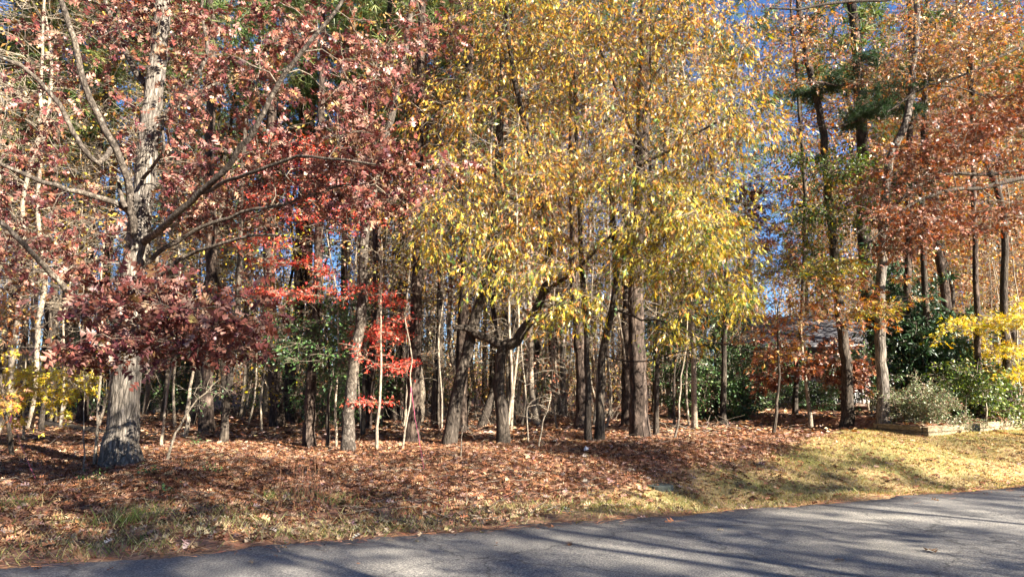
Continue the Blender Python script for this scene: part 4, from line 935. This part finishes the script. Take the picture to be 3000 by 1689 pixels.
PT['pole'] = [proto("thin_tree", 8 + 1.5 * i, .04, M_PALE, 'tan', 46, 1.6, 1.2, seed=560 + i, size=.09, lp=2, per=3, ln=.5, crook=.09, drop=.6, rtip=.005) for i in range(4)]
PT['under'] = [proto("understory_tree", 4.5 + i, .03, M_PALE, ['ybrown', 'lime', 'tan', 'yellow', 'rust', 'green'][i], 60, 1.0, 1.5, seed=570 + i, size=.10, lp=4, per=3, ln=.5, crook=.08, drop=.35, rtip=.004) for i in range(6)]

PT['holly'] = [proto("holly_tree", 3.6 + i, .035, M_HARD, 'green', 90, .3, 1.3, seed=590 + i, size=.10, lp=6, per=4, ln=.35, crook=.05, rtip=.004, shape=.3) for i in range(2)]
GR = {'holly': ("dark green holly in the shade deep among the trunks", "holly", "hollies deep among the trunks"),
      'pine': ("tall straight pine trunk among many deep in the wood", "pine tree", "pines deep in the wood"),
      'orange': ("orange leaved tree among the others in the back of the wood", "tree", "orange leaved trees deep in the wood"),
      'ybrown': ("slim hardwood with sparse yellow brown leaves deep in the wood", "tree", "yellow brown hardwoods deep in the wood"),
      'rust': ("hardwood with rust brown leaves deep in the wood", "tree", "rust brown hardwoods deep in the wood"),
      'bare': ("nearly leafless pale tree with fine twigs deep in the wood", "tree", "nearly bare trees deep in the wood"),
      'pole': ("thin pale pole of a tree with few leaves between the bigger trunks", "thin tree", "thin pole trees between the bigger trunks"),
      'under': ("small understory tree with scattered leaves below the tall trunks", "small tree", "small understory trees")}
R = np.random.default_rng(77)
placed = []
def try_place(kind, x, y, mind, s=None):
    for (a, b) in placed:
        if (a - x) ** 2 + (b - y) ** 2 < mind ** 2: return False
    placed.append((x, y))
    L_ = GR[kind]; pr = PT[kind][R.integers(len(PT[kind]))]
    rt = place(pr, x, y, R.random() * 6.283, (.85 + .35 * R.random()) if s is None else s, *L_, lean=(R.normal() * .03, R.normal() * .03))
    if y < 46: NEARLIST.append((rt, kind, x, y))
    return True
MARKS = [(-400, "left edge"), (354, "great oak"), (654, "short crooked trunk"), (905, "rugged pine"), (1023, "curving grey trunk"), (1211, "vine hung trunk"), (1317, "leaning tree"), (1474, "forked dark oak"), (1740, "golden oak stem"), (1876, "mound pine"), (2119, "green holly"), (2480, "ivy footed trunk"), (2740, "magnolia"), (2985, "yellow maple"), (3500, "right edge")]
PLUR = {'holly': "dark green hollies", 'pine': "tall pines", 'orange': "orange leaved trees", 'ybrown': "yellow brown hardwoods", 'rust': "rust leaved hardwoods", 'bare': "nearly bare pale trees", 'pole': "thin pale poles", 'under': "small understory trees"}
ORD = "first second third fourth fifth sixth seventh eighth ninth tenth".split()
NEARLIST = []
def label_near():
    gaps = {}
    for root, kind, x, y in NEARLIST:
        px = 1500 + FPX * x / (y * cp)
        if px < -60 or px > 3060: continue
        g_ = max(i for i, m_ in enumerate(MARKS[:-1]) if px >= m_[0])
        gaps.setdefault((g_, kind), []).append((px, root))
    for (g_, kind), l_ in gaps.items():
        l_.sort(key=lambda q: q[0])
        for i_, (px, root) in enumerate(l_[:10]):
            pre = ("only" if len(l_) == 1 else ORD[i_]) + " of " + PLUR[kind]
            root["label"] = (pre + (" between " if len(l_) == 1 else ", from left, between ") + MARKS[g_][1] + " and " + MARKS[g_ + 1][1])
def house_zone(x, y):
    px = x / y * FPX + 1500
    return 2180 < px < 2500
def area(kinds, n, ylo, yhi, mind, margin=1.12, pw=None, cond=None):
    c = 0; tries = 0
    while c < n and tries < n * 40:
        tries += 1
        y = ylo + (yhi - ylo) * R.random() ** .8; x = (R.random() * 2 - 1) * .76 * y * margin
        k = R.choice(kinds, p=pw)
        s, t = ST(x, y)
        if s < 9 or (y < 42 and house_zone(x, y)): continue
        if cond and not cond(k, x, y): continue
        if 2255 < x / y * FPX + 1500 < 2345 and k not in ('under', 'holly'): continue
        if try_place(k, x, y, mind): c += 1
rightish = lambda k, x, y: (k != 'orange' or x > y * .22) and (k != 'ybrown' or True)
for px_, y_ in ((40, 27), (165, 31), (262, 26), (330, 35), (905, 29), (1010, 33), (1130, 37), (-60, 24), (90, 38)):
    try_place('pine', (px_ - 1500) / FPX * y_, y_, .5)
area(['pine', 'ybrown', 'bare', 'rust'], 30, 20, 32, 1.3, pw=[.35, .35, .15, .15])
area(['holly'], 16, 21, 42, 1.0, cond=lambda k, x, y: x < y * .1)
area(['ybrown', 'bare', 'pine'], 22, 21, 40, 1.1, pw=[.55, .25, .2], cond=lambda k, x, y: x < 2)
area(['orange'], 10, 22, 40, 1.5, cond=lambda k, x, y: x > y * .28)
area(['pole', 'under', 'bare'], 100, 18.5, 36, .7, pw=[.62, .23, .15])
area(['pine', 'ybrown', 'bare', 'rust', 'orange'], 60, 32, 55, 1.4, pw=[.3, .28, .2, .1, .12], cond=rightish)
area(['pole', 'under'], 70, 30, 50, 1.0, pw=[.5, .5])
area(['pine', 'ybrown', 'bare', 'orange'], 60, 55, 85, 1.6, pw=[.35, .3, .2, .15], cond=rightish)

label_near()

# far wood that reads as one mass
R = np.random.default_rng(9)
bag = Bag(); n = 700
x = R.uniform(-110, 130, n); y = R.uniform(85, 130, n); h = R.uniform(12, 20, n); z = H(x, y)
pts = np.stack([np.stack([x, y, z], 1), np.stack([x + R.normal(size=n) * .4, y, z + h * .5], 1), np.stack([x + R.normal(size=n) * .8, y, z + h], 1)], 1)
V, F = tube_batch(pts, np.stack([R.uniform(.08, .2, n)] * 3, 1) * np.array([1, .7, .2]), 4); bag.add(V, F)
nb_ = 14000; i = R.integers(0, n, nb_); f = R.random(nb_) ** .7
b0 = pts[i, 0] * (1 - f[:, None]) + pts[i, 2] * f[:, None]; dd = R.normal(size=(nb_, 3)); dd[:, 2] = np.abs(dd[:, 2]) + .3; dd = norm(dd) * R.uniform(1, 3, nb_)[:, None]
V, F = tube_batch(np.stack([b0, b0 + dd * .5 + R.normal(size=(nb_, 3)) * .1, b0 + dd], 1), np.tile([.03, .022, .012], (nb_, 1)), 3); bag.add(V, F)
far = link("distant_wood", bag.mesh("distant_wood", M_PALE), kind="stuff"); tag(far, "hazy far edge of the wood seen between the trunks", "woods")
nl = 90000; i = R.integers(0, nb_, nl); p = b0[i] + dd[i] * R.random((nl, 1)) + R.normal(size=(nl, 3)) * .3
cc = np.where((R.random(nl) < .5)[:, None], palette(*PAL['ybrown'], nl, R=R), palette(*PAL['tan'], nl, R=R))
o = scatter("crown", KITE, p, R.normal(size=(nl, 3)), R.normal(size=(nl, 3)), R.uniform(.2, .45, nl), cc, M_LEAF, parent=far)

# brushy undergrowth at eye level in the depth of the wood
R = np.random.default_rng(19); bag = Bag()
n = 9000; y = 34 + 66 * R.random(n) ** .8; x = (R.random(n) * 2 - 1) * .85 * y
cl = lumpy(.35 * x, .4 * y); k = (R.random(n) < .35 + .65 * sstep(-.3, .5, cl)); x, y = x[k], y[k]; n = len(x)
s0 = np.stack([x, y, H(x, y)], 1); hg = (.6 + 3.2 * R.random(n) ** 1.6) * (.6 + y / 90)
e = s0 + np.stack([R.normal(size=n) * .4, R.normal(size=n) * .4, hg], 1)
V, F = tube_batch(np.stack([s0, (s0 + e) / 2 + R.normal(size=(n, 3)) * .12, e], 1), np.tile([.016, .012, .006], (n, 1)), 3); bag.add(V, F)
und = link("undergrowth", bag.mesh("undergrowth", M_TWIG), kind="stuff"); tag(und, "brushy undergrowth at eye level in the depth of the wood", "undergrowth")
nl = 85000; i = R.integers(0, n, nl); f = R.random((nl, 1)); p = s0[i] * (1 - f) + e[i] * f + R.normal(size=(nl, 3)) * np.array([.35, .35, .2])
w_ = (R.random(nl) + .25 * lumpy(.2 * p[:, 0], .3 * p[:, 1]))[:, None]
cc = np.where(w_ < .35, palette(*PAL['tan'], nl, R=R), np.where(w_ < .65, palette(*PAL['ybrown'], nl, R=R), np.where(w_ < .82, palette(*PAL['rust'], nl, R=R), palette(*PAL['green'], nl, R=R))))
scatter("leaves", KITE, p, R.normal(size=(nl, 3)), R.normal(size=(nl, 3)), (.10 + .0022 * p[:, 1]) * (.6 + .8 * R.random(nl)), cc, M_LEAF, parent=und)

# trees across the road and along it, outside the picture to the right; they throw the shadows
OFF = [(19, 2.6, 'holly', 1.5), (9.5, 1.0, 'bare', .9), (7.2, -.8, 'bare', .8), (12.8, 1.4, 'bare', .9), (14.6, -6.2, 'rust', 1.1), (12.5, -1.6, 'rust', 1.0), (17.5, -5.2, 'orange', .95), (9.8, -4.2, 'ybrown', .8), (14.5, -4, 'ybrown', .8), (21, -7, 'orange', .8), (24, -3, 'pine', .68), (17, -9.5, 'pine', .85), (27, 3.0, 'ybrown', .85),
       (31, -7, 'pine', .9), (11, -8, 'bare', 1.1), (27, 21, 'orange', .9), (25, 18, 'bare', 1.0), (38, 14, 'ybrown', 1.0)]
for i, (x, y, k, s) in enumerate(OFF):
    pr = PT[k][i % len(PT[k])]
    place(pr, x, y, i * 1.3, s, "tree across the road that shades the verge, beyond the right edge of the view", "tree", "trees across the road beyond the view")

R = np.random.default_rng(91); BK = []
for t_ in range(400):
    if len(BK) > 46: break
    a_ = math.radians(R.uniform(150, 312)); q_ = R.uniform(11, 42); x, y = q_ * math.cos(a_), q_ * math.sin(a_)
    s1, t1 = ST(x, y)
    if s1 > -8.6 and s1 < 3: continue
    if any((x - u) ** 2 + (y - v) ** 2 < 9 for u, v in BK): continue
    BK.append((x, y)); k = ['pine', 'orange', 'ybrown', 'rust', 'holly', 'pine'][len(BK) % 6]
    place(PT[k][len(BK) % len(PT[k])], x, y, R.random() * 6.283, 1.0 + .3 * R.random() + (1.2 if k == 'holly' else 0), "tree of the wood across the road, behind the viewer", "tree", "trees of the wood across the road")
# ------------------------------------------------------------------ retaining wall of timbers
M_TIMB = bark("weathered_timber", (.20, .15, .09), (.34, .27, .17), (.48, .40, .28), 3, 14, .4)
wz = float(H(WC[0] - .4, WC[1] - .5))
wall = empty("retaining_wall", (WC[0], WC[1], wz)); tag(wall, "low weathered timber retaining wall curving along the top of the grass bank", "retaining wall")
wz2 = wz
def timber(p0, p1, z0, hgt=.14, dep=.14):
    a = np.array(p0, float); b = np.array(p1, float); L_ = np.linalg.norm(b - a); ux = (b - a) / L_
    Rm = np.array([[ux[0], -ux[1], 0], [ux[1], ux[0], 0], [0, 0, 1]])
    h = np.array([L_ / 2 - .004, dep / 2, hgt / 2 - .004]); bv = .012
    V = []
    for sx in (-1, 1):
        for (yy, zz) in ((-1, -1), (1, -1), (1, 1), (-1, 1)):
            for (iy, iz) in (((1, 0), (0, 1)) if (yy * zz > 0) else ((0, 1), (1, 0))):
                V.append([sx * h[0], yy * (h[1] - bv * iy), zz * (h[2] - bv * iz)])
    V = np.array(V) + rng.normal(size=(16, 3)) * .002
    V = V @ Rm.T + np.array([*(a + b) / 2, z0 + hgt / 2])
    F = [[k, (k + 1) % 8, 8 + (k + 1) % 8, 8 + k] for k in range(8)]
    me = bpy.data.meshes.new("timber"); me.from_pydata([tuple(v - np.array([WC[0], WC[1], wz])) for v in V], [], F + [list(range(8))[::-1], list(range(8, 16))]); me.materials.append(M_TIMB)
    link("timber", me, wall)
for c_ in range(3):
    z0 = wz - .10 + c_ * .14; p = WC + WD * (0 if c_ % 2 == 0 else 0); rest = 15.0; first = 2.4 if c_ % 2 == 0 else 1.2
    pos = 0.0; k = 0
    while pos < 15:
        L_ = first if k == 0 else 2.4
        bend = lambda q: WC + WD * q
        timber(bend(pos), bend(pos + L_), z0 + .004 * (pos - 2)); pos += L_; k += 1
    pos = .09; k = 0
    end = 2.1 - c_ * .25
    timber(WC + AD * .08, WC + AD * end, z0 + .003)

# ------------------------------------------------------------------ the house behind
M_SID = plain("siding", (.28, .28, .28), .6, .08, 3); M_ROOF = plain("roof_shingle", (.085, .085, .095), .85, .35, 14); M_WHT = plain("white_paint", (.78, .77, .74), .5, .04, 5)
m, N, L, bs, out = new_mat("window_glass"); bs.inputs["Base Color"].default_value = (.02, .025, .03, 1); bs.inputs["Roughness"].default_value = .06; M_GLASS = m
M_BRICK = plain("foundation", (.30, .20, .15), .9, .3, 20)
hb = np.array([16.6, 40.0, float(H(16.6, 40))]); ang = math.radians(-24)
Rh = np.array([[math.cos(ang), -math.sin(ang), 0], [math.sin(ang), math.cos(ang), 0], [0, 0, 1]])
house = empty("house", tuple(hb)); house.rotation_euler = (0, 0, ang); tag(house, "grey sided house with dark shingle roof mostly hidden behind the holly and young oaks", "house")
def hpart(name, parts, mat, parent=house, kind=None):
    V, F = boxes(parts); return link(name, mesh_np(name, V, F, mat), parent, kind)
hw, hd, hh_ = 4.2, 3.4, 3.0
V, F = boxes([((0, 0, hh_ / 2 + .3), (hw, hd, hh_ / 2))]); hpart("wall", [((0, 0, hh_ / 2 + .3), (hw, hd, hh_ / 2))], M_SID)
hpart("foundation", [((0, 0, .15), (hw + .03, hd + .03, .19))], M_BRICK)
for sx in (-1, 1):
    me = bpy.data.meshes.new("gable"); me.from_pydata([(sx * hw, -hd, hh_ + .3), (sx * hw, hd, hh_ + .3), (sx * hw, 0, hh_ + 2.1), (sx * (hw - .15), -hd, hh_ + .3), (sx * (hw - .15), hd, hh_ + .3), (sx * (hw - .15), 0, hh_ + 2.1)], [], [(0, 1, 2), (3, 5, 4), (0, 3, 4, 1), (1, 4, 5, 2), (2, 5, 3, 0)]); me.materials.append(M_SID)
    link("gable", me, house)
sid = []
for k in range(15):
    sid.append(((0, -hd - .012, .42 + k * .19), (hw + .01, .014, .088), np.array([[1, 0, 0], [0, 1, -.08], [0, .08, 1]])))
    sid.append(((-hw - .012, 0, .42 + k * .19), (.014, hd + .01, .088)))
hpart("siding_boards", sid, M_SID, kind="stuff")
sl = math.atan2(1.9, hd + .4)
for sy in (-1, 1):
    ln_ = (hd + .45) / math.cos(sl) / 2
    Rr = np.array([[1, 0, 0], [0, math.cos(sl * -sy), -math.sin(sl * -sy)], [0, math.sin(sl * -sy), math.cos(sl * -sy)]])
    rf = hpart("roof", [((0, sy * (hd + .4) / 2, hh_ + .3 + .95), (hw + .4, ln_, .05), Rr)], M_ROOF)
    cs = []
    for k in range(14):
        f = (k + .5) / 14; yy = sy * (hd + .4) * (1 - f); zz = hh_ + .3 + 1.9 * f + .06
        cs.append(((0, yy, zz), (hw + .41, .15, .014), Rr))
    hpart("shingle_courses", cs, M_ROOF, rf, "stuff")
    hpart("gutter", [((0, sy * (hd + .5), hh_ + .28), (hw + .4, .06, .06))], M_SID)
for (wx, wz_) in ((-2.7, 1.75), (-.5, 1.75), (2.4, 1.75)):
    wf = hpart("window", [((wx, -hd - .04, wz_ + .75), (.55, .03, .05)), ((wx, -hd - .04, wz_ - .75), (.55, .03, .05)), ((wx - .5, -hd - .04, wz_), (.05, .03, .7)), ((wx + .5, -hd - .04, wz_), (.05, .03, .7)), ((wx, -hd - .038, wz_), (.45, .02, .03))], M_WHT)
    hpart("pane", [((wx, -hd - .028, wz_ - .365), (.45, .008, .33))], M_GLASS, wf); hpart("pane", [((wx, -hd - .028, wz_ + .365), (.45, .008, .33))], M_GLASS, wf)
hpart("porch_floor", [((2.4, -hd - 1.3, .30), (2.0, 1.2, .06))], M_BRICK)
for px_ in (.5, 1.75, 3.0, 4.3): hpart("porch_post", [((px_, -hd - 2.4, 1.65), (.06, .06, 1.3))], M_WHT)
for k in range(24): hpart("baluster", [((.6 + k * .16, -hd - 2.4, .78), (.02, .02, .42))], M_WHT)
hpart("porch_rail", [((2.4, -hd - 2.4, 1.23), (1.95, .04, .03))], M_WHT)
hpart("porch_roof", [((2.4, -hd - 1.3, 3.02), (2.3, 1.4, .07))], M_ROOF)

# ------------------------------------------------------------------ logs, ribbons, litter, cover
def log(name, label, a, b, r0, r1, mat=M_HARD, lift=0.5, cat="log"):
    pa, pb = G(*a), G(*b); pa[2] += r0 * lift; pb[2] += r1 * lift
    R = np.random.default_rng(int(a[0])); mid = [(pa * (1 - f) + pb * f) + R.normal(size=3) * .03 * np.array([1, 1, .5]) for f in np.linspace(0, 1, 7)]
    tp, tr = resample(mid, np.linspace(r0, r1, 7), .12)
    off = tp[0].copy(); V, F = tube_batch(tp[None], tr[None], 14)
    V = V.reshape(len(tp), 14, 3); V = tp[:, None] + (V - tp[:, None]) * (1 + .07 * R.normal(size=(len(tp), 14, 1)) * .6 + .06 * np.sin(np.arange(14) * 1.8)[None, :, None])
    V = V.reshape(-1, 3) - off; n = len(V); me = mesh_np(name, V, F, mat, smooth=True)
    root = empty(name, tuple(off)); tag(root, label, cat); link("bark", me, root)
    for e, q in ((0, tp[0]), (len(tp) - 1, tp[-1])):
        ring = V.reshape(len(tp), 14, 3)[e]; me = bpy.data.meshes.new("cut_end"); me.from_pydata([tuple(v) for v in ring] + [tuple(q - off)], [], [(i, (i + 1) % 14, 14) for i in range(14)]); me.materials.append(M_PALE); link("cut_end", me, root)
    return root
log("fallen_log", "long decaying log lying on leaves left of the great oak", (120, 1246), (300, 1272), .14, .11)
log("fallen_log", "dark rotten log on the leaves just right of the great oak", (420, 1282), (540, 1274), .07, .05)
log("fallen_log", "sunlit log lying across the wood floor behind the scarlet maple sprays", (1118, 1186), (1196, 1188), .12, .10, M_PALE)
log("fallen_log", "small dark log among brush left of the sunlit fallen log", (1150, 1204), (1186, 1200), .10, .08)
for i, (a, b, lab) in enumerate([((760, 1240), (830, 1236), "thin fallen branch on the leaves left of the thick leaning pine"), ((430, 1352), (505, 1362), "pale fallen stick beside the foot of the great oak"), ((230, 1310), (262, 1296), "short pale stick in the sun left of the great oak"), ((1100, 1226), (1165, 1216), "crooked fallen branch below the sunlit log")]):
    log("fallen_branch", lab, a, b, .018, .01, M_PALE, 1.0, "branch")

def ribbon(label, pts, depthY, hue=(.55, .12, .20)):
    q = [P(a, b, Y) for (a, b), Y in zip(pts, depthY)]
    tp, tr = resample(q, [.0035] * len(q), .08)
    off = tp[-1].copy(); mat = plain("pink_plastic", hue, .4, .1)
    wob = np.cumsum(rng.normal(size=(len(tp), 3)) * .003, axis=0); tp = tp + wob
    V, F = tube_batch(tp[None], (tr * (1 + .3 * np.sin(np.arange(len(tp)) * 2.1)))[None], 5)
    root = empty("survey_ribbon", tuple(off)); tag(root, label, "ribbon"); link("ribbon_strand", mesh_np("s", V - off, F, mat), root)
    kn = tp[0]; V, F = tube_batch(np.array([[kn + [0, 0, .06], kn, kn - [.02, 0, .10]]]), np.array([[.004, .014, .003]]), 6); link("knot", mesh_np("knot", V - off, F, mat), root)
g1 = G(1241, 1378); g2 = G(108, 1411)
ribbon("pink survey ribbon tied to a trunk and slanting down to the leaves in mid picture", [(1204, 1140), (1212, 1200), (1226, 1290), (1241, 1378)], [g1[1] + 1.2, g1[1] + .9, g1[1] + .4, g1[1]])
ribbon("pink survey ribbon slanting to the ground in front of the dark sapling at far left", [(33, 1225), (55, 1290), (80, 1350), (108, 1411)], [g2[1] + 1.0, g2[1] + .7, g2[1] + .3, g2[1]])
b = G(1717, 1322); R = np.random.default_rng(2)
V = np.array([(-.05, 0, 0), (.06, -.02, 0), (.03, .05, .02), (-.01, .01, .11), (.05, .03, .07), (-.04, .05, .05), (.0, -.04, .04)]); me = bpy.data.meshes.new("litter"); me.from_pydata([tuple(v) for v in V], [], [(0, 6, 3), (6, 1, 4), (6, 4, 3), (3, 4, 2), (3, 2, 5), (3, 5, 0), (0, 1, 6)]); me.materials.append(M_WHT)
o = link("paper_scrap", me); o.location = tuple(b); tag(o, "crumpled white paper scrap on the leaves at the foot of the mound", "paper")
b = G(1933, 1425)
th = np.linspace(0, 6.283, 20, endpoint=False); M_CON = plain("concrete", (.06, .07, .062), .8, .2, 25)
ringv = np.array([[.22 * math.cos(a), .2 * math.sin(a)] for a in th]); V = np.vstack([np.c_[ringv, np.full(20, -.05)], np.c_[ringv, np.full(20, .03)], np.c_[ringv * .93, np.full(20, .04)]]) 
me = bpy.data.meshes.new("cover"); me.from_pydata([tuple(v) for v in V], [], [[i, (i + 1) % 20, 20 + (i + 1) % 20, 20 + i] for i in range(20)] + [[20 + i, 20 + (i + 1) % 20, 40 + (i + 1) % 20, 40 + i] for i in range(20)] + [list(range(40, 60))]); me.materials.append(M_CON)
o = link("meter_cover", me); o.location = tuple(b + np.array([0, 0, -.005])); tag(o, "flat grey utility cover set in the shaded grass below the mound", "utility cover")
# dry weeds
b = G(890, 1490); root = empty("dry_weeds", tuple(b)); tag(root, "tall rusty dry weed stalks on the verge between the green tufts", "dry weeds")
R = np.random.default_rng(6); n = 26; bx = R.normal(size=(n, 3)) * np.array([.16, .1, 0]); tp = bx + np.stack([R.normal(size=n) * .08, R.normal(size=n) * .08, R.uniform(.3, .75, n)], 1)
V, F = tube_batch(np.stack([bx, (bx + tp) / 2 + R.normal(size=(n, 3)) * .02, tp], 1), np.tile([.003, .0025, .0015], (n, 1)), 3); link("stalks", mesh_np("stalks", V, F, plain("dry_stalk", (.34, .17, .09), .8)), root, "stuff")
k = 300; i = R.integers(0, n, k); f = R.random((k, 1)); q = bx[i] * (1 - f) + tp[i] * f
scatter("seed_heads", KITE, q, R.normal(size=(k, 3)), R.normal(size=(k, 3)), R.uniform(.015, .04, k), palette(*PAL['rust'], k, R=R), M_LITTER, parent=root)
# low seedlings on the litter
for i, (px, py, lab) in enumerate([(620, 1385, "small green seedling in the shade right of the great oak"), (436, 1392, "low dark green seedling in front of the great oak's right foot"), (270, 1408, "low green seedling in front of the great oak's left foot"), (575, 1304, "little leafy seedling between two bare saplings right of the oak"), (480, 1446, "small green sprout on the litter above the bright verge")]):
    b = G(px, py); root = empty("seedling", tuple(b)); tag(root, lab, "seedling"); n = 60
    q = R.normal(size=(n, 3)) * np.array([.10, .08, .06]); q[:, 2] = np.abs(q[:, 2]) + .03
    st = np.stack([q * 0 + np.array([0, 0, -.02]), q * .5, q], 1)[:14]; V, F = tube_batch(st, np.tile([.003, .002, .001], (14, 1)), 3); link("stem", mesh_np("stem", V, F, M_TWIG), root)
    scatter("leaves", KITE, q, R.normal(size=(n, 3)), R.normal(size=(n, 3)) + [0, 0, 1], R.uniform(.03, .06, n), palette(*PAL['green'], n, R=R), M_GREEN, parent=root)
# brush tangle in the middle
R = np.random.default_rng(14); bag = Bag()
for (px, py, n, sx, sy, hz) in [(1560, 1222, 260, 1.4, .8, 1.2), (1140, 1215, 120, .8, .5, .5), (1300, 1250, 120, 1.5, 1.0, .9), (780, 1215, 100, 1.6, 1, .9), (1720, 1225, 120, 1.4, .8, 1.0), (2020, 1260, 60, 1.0, .6, .5), (350, 1230, 120, 2.0, 1.0, 1.0)]:
    b = G(px, py); s0 = b + R.normal(size=(n, 3)) * np.array([sx, sy, 0]); s0[:, 2] = H(s0[:, 0], s0[:, 1]); e = s0 + np.stack([R.normal(size=n) * .5, R.normal(size=n) * .4, R.random(n) ** 1.5 * hz], 1)
    mid = (s0 + e) / 2 + np.stack([R.normal(size=n) * .1, R.normal(size=n) * .1, np.abs(R.normal(size=n)) * .15 * hz], 1)
    V, F = tube_batch(np.stack([s0, mid, e], 1), np.tile([.006, .005, .002], (n, 1)), 3); bag.add(V, F)
o = link("brush_tangle", bag.mesh("brush_tangle", M_PALE), kind="stuff"); tag(o, "tangled dry brush and briars on the wood floor", "brush")
# twigs and short sticks shed on the litter
R = np.random.default_rng(41); n = 1500; y = 8.3 + 20 * R.random(n) ** 1.3; x = (R.random(n) * 2 - 1) * .8 * y
k = (ST(x, y)[0] > .4) & (grass_mask(x, y) < .4); x, y = x[k], y[k]; n = len(x); a = R.random(n) * 6.283; l_ = R.uniform(.12, .5, n)
p0 = np.stack([x, y, H(x, y) + .03], 1); dv = np.stack([np.cos(a) * l_, np.sin(a) * l_, R.normal(size=n) * .05 + .03], 1); p2 = p0 + dv; p2[:, 2] = np.maximum(p2[:, 2], H(p2[:, 0], p2[:, 1]) + .02)
V, F = tube_batch(np.stack([p0, (p0 + p2) / 2 + R.normal(size=(n, 3)) * .02, p2], 1), np.tile([.007, .006, .003], (n, 1)), 4)
o = link("fallen_twigs", mesh_np("fallen_twigs", V, F, M_TWIG, smooth=True), kind="stuff"); tag(o, "short twigs and sticks shed over the leaf litter", "twigs")
# leaves lying on the road
for i, (px, py, lab, s) in enumerate([(2743, 1632, "single red brown leaf lying on the sunny asphalt at lower right", .15), (2475, 1655, "small tan leaf on the road left of the red brown leaf", .08), (1460, 1600, "small brown leaf on the asphalt near the middle of the view", .05), (800, 1640, "tiny tan leaf on the road at lower left", .05), (2180, 1545, "small dark leaf on the road near its edge", .06)]):
    d = ray(px, py); k = -CAMZ / d[2] * 1.0; x, y = d[0] * k, d[1] * k
    o = link("fallen_leaf", lits[i]); o.location = (x, y, .045); o.rotation_euler = (.15, .1, i * 1.4); o.scale = (s, s, s); tag(o, lab, "leaf")
print("tris", sum(len(m.loops) - 2 * len(m.polygons) for m in bpy.data.meshes), "objects", len(bpy.data.objects))
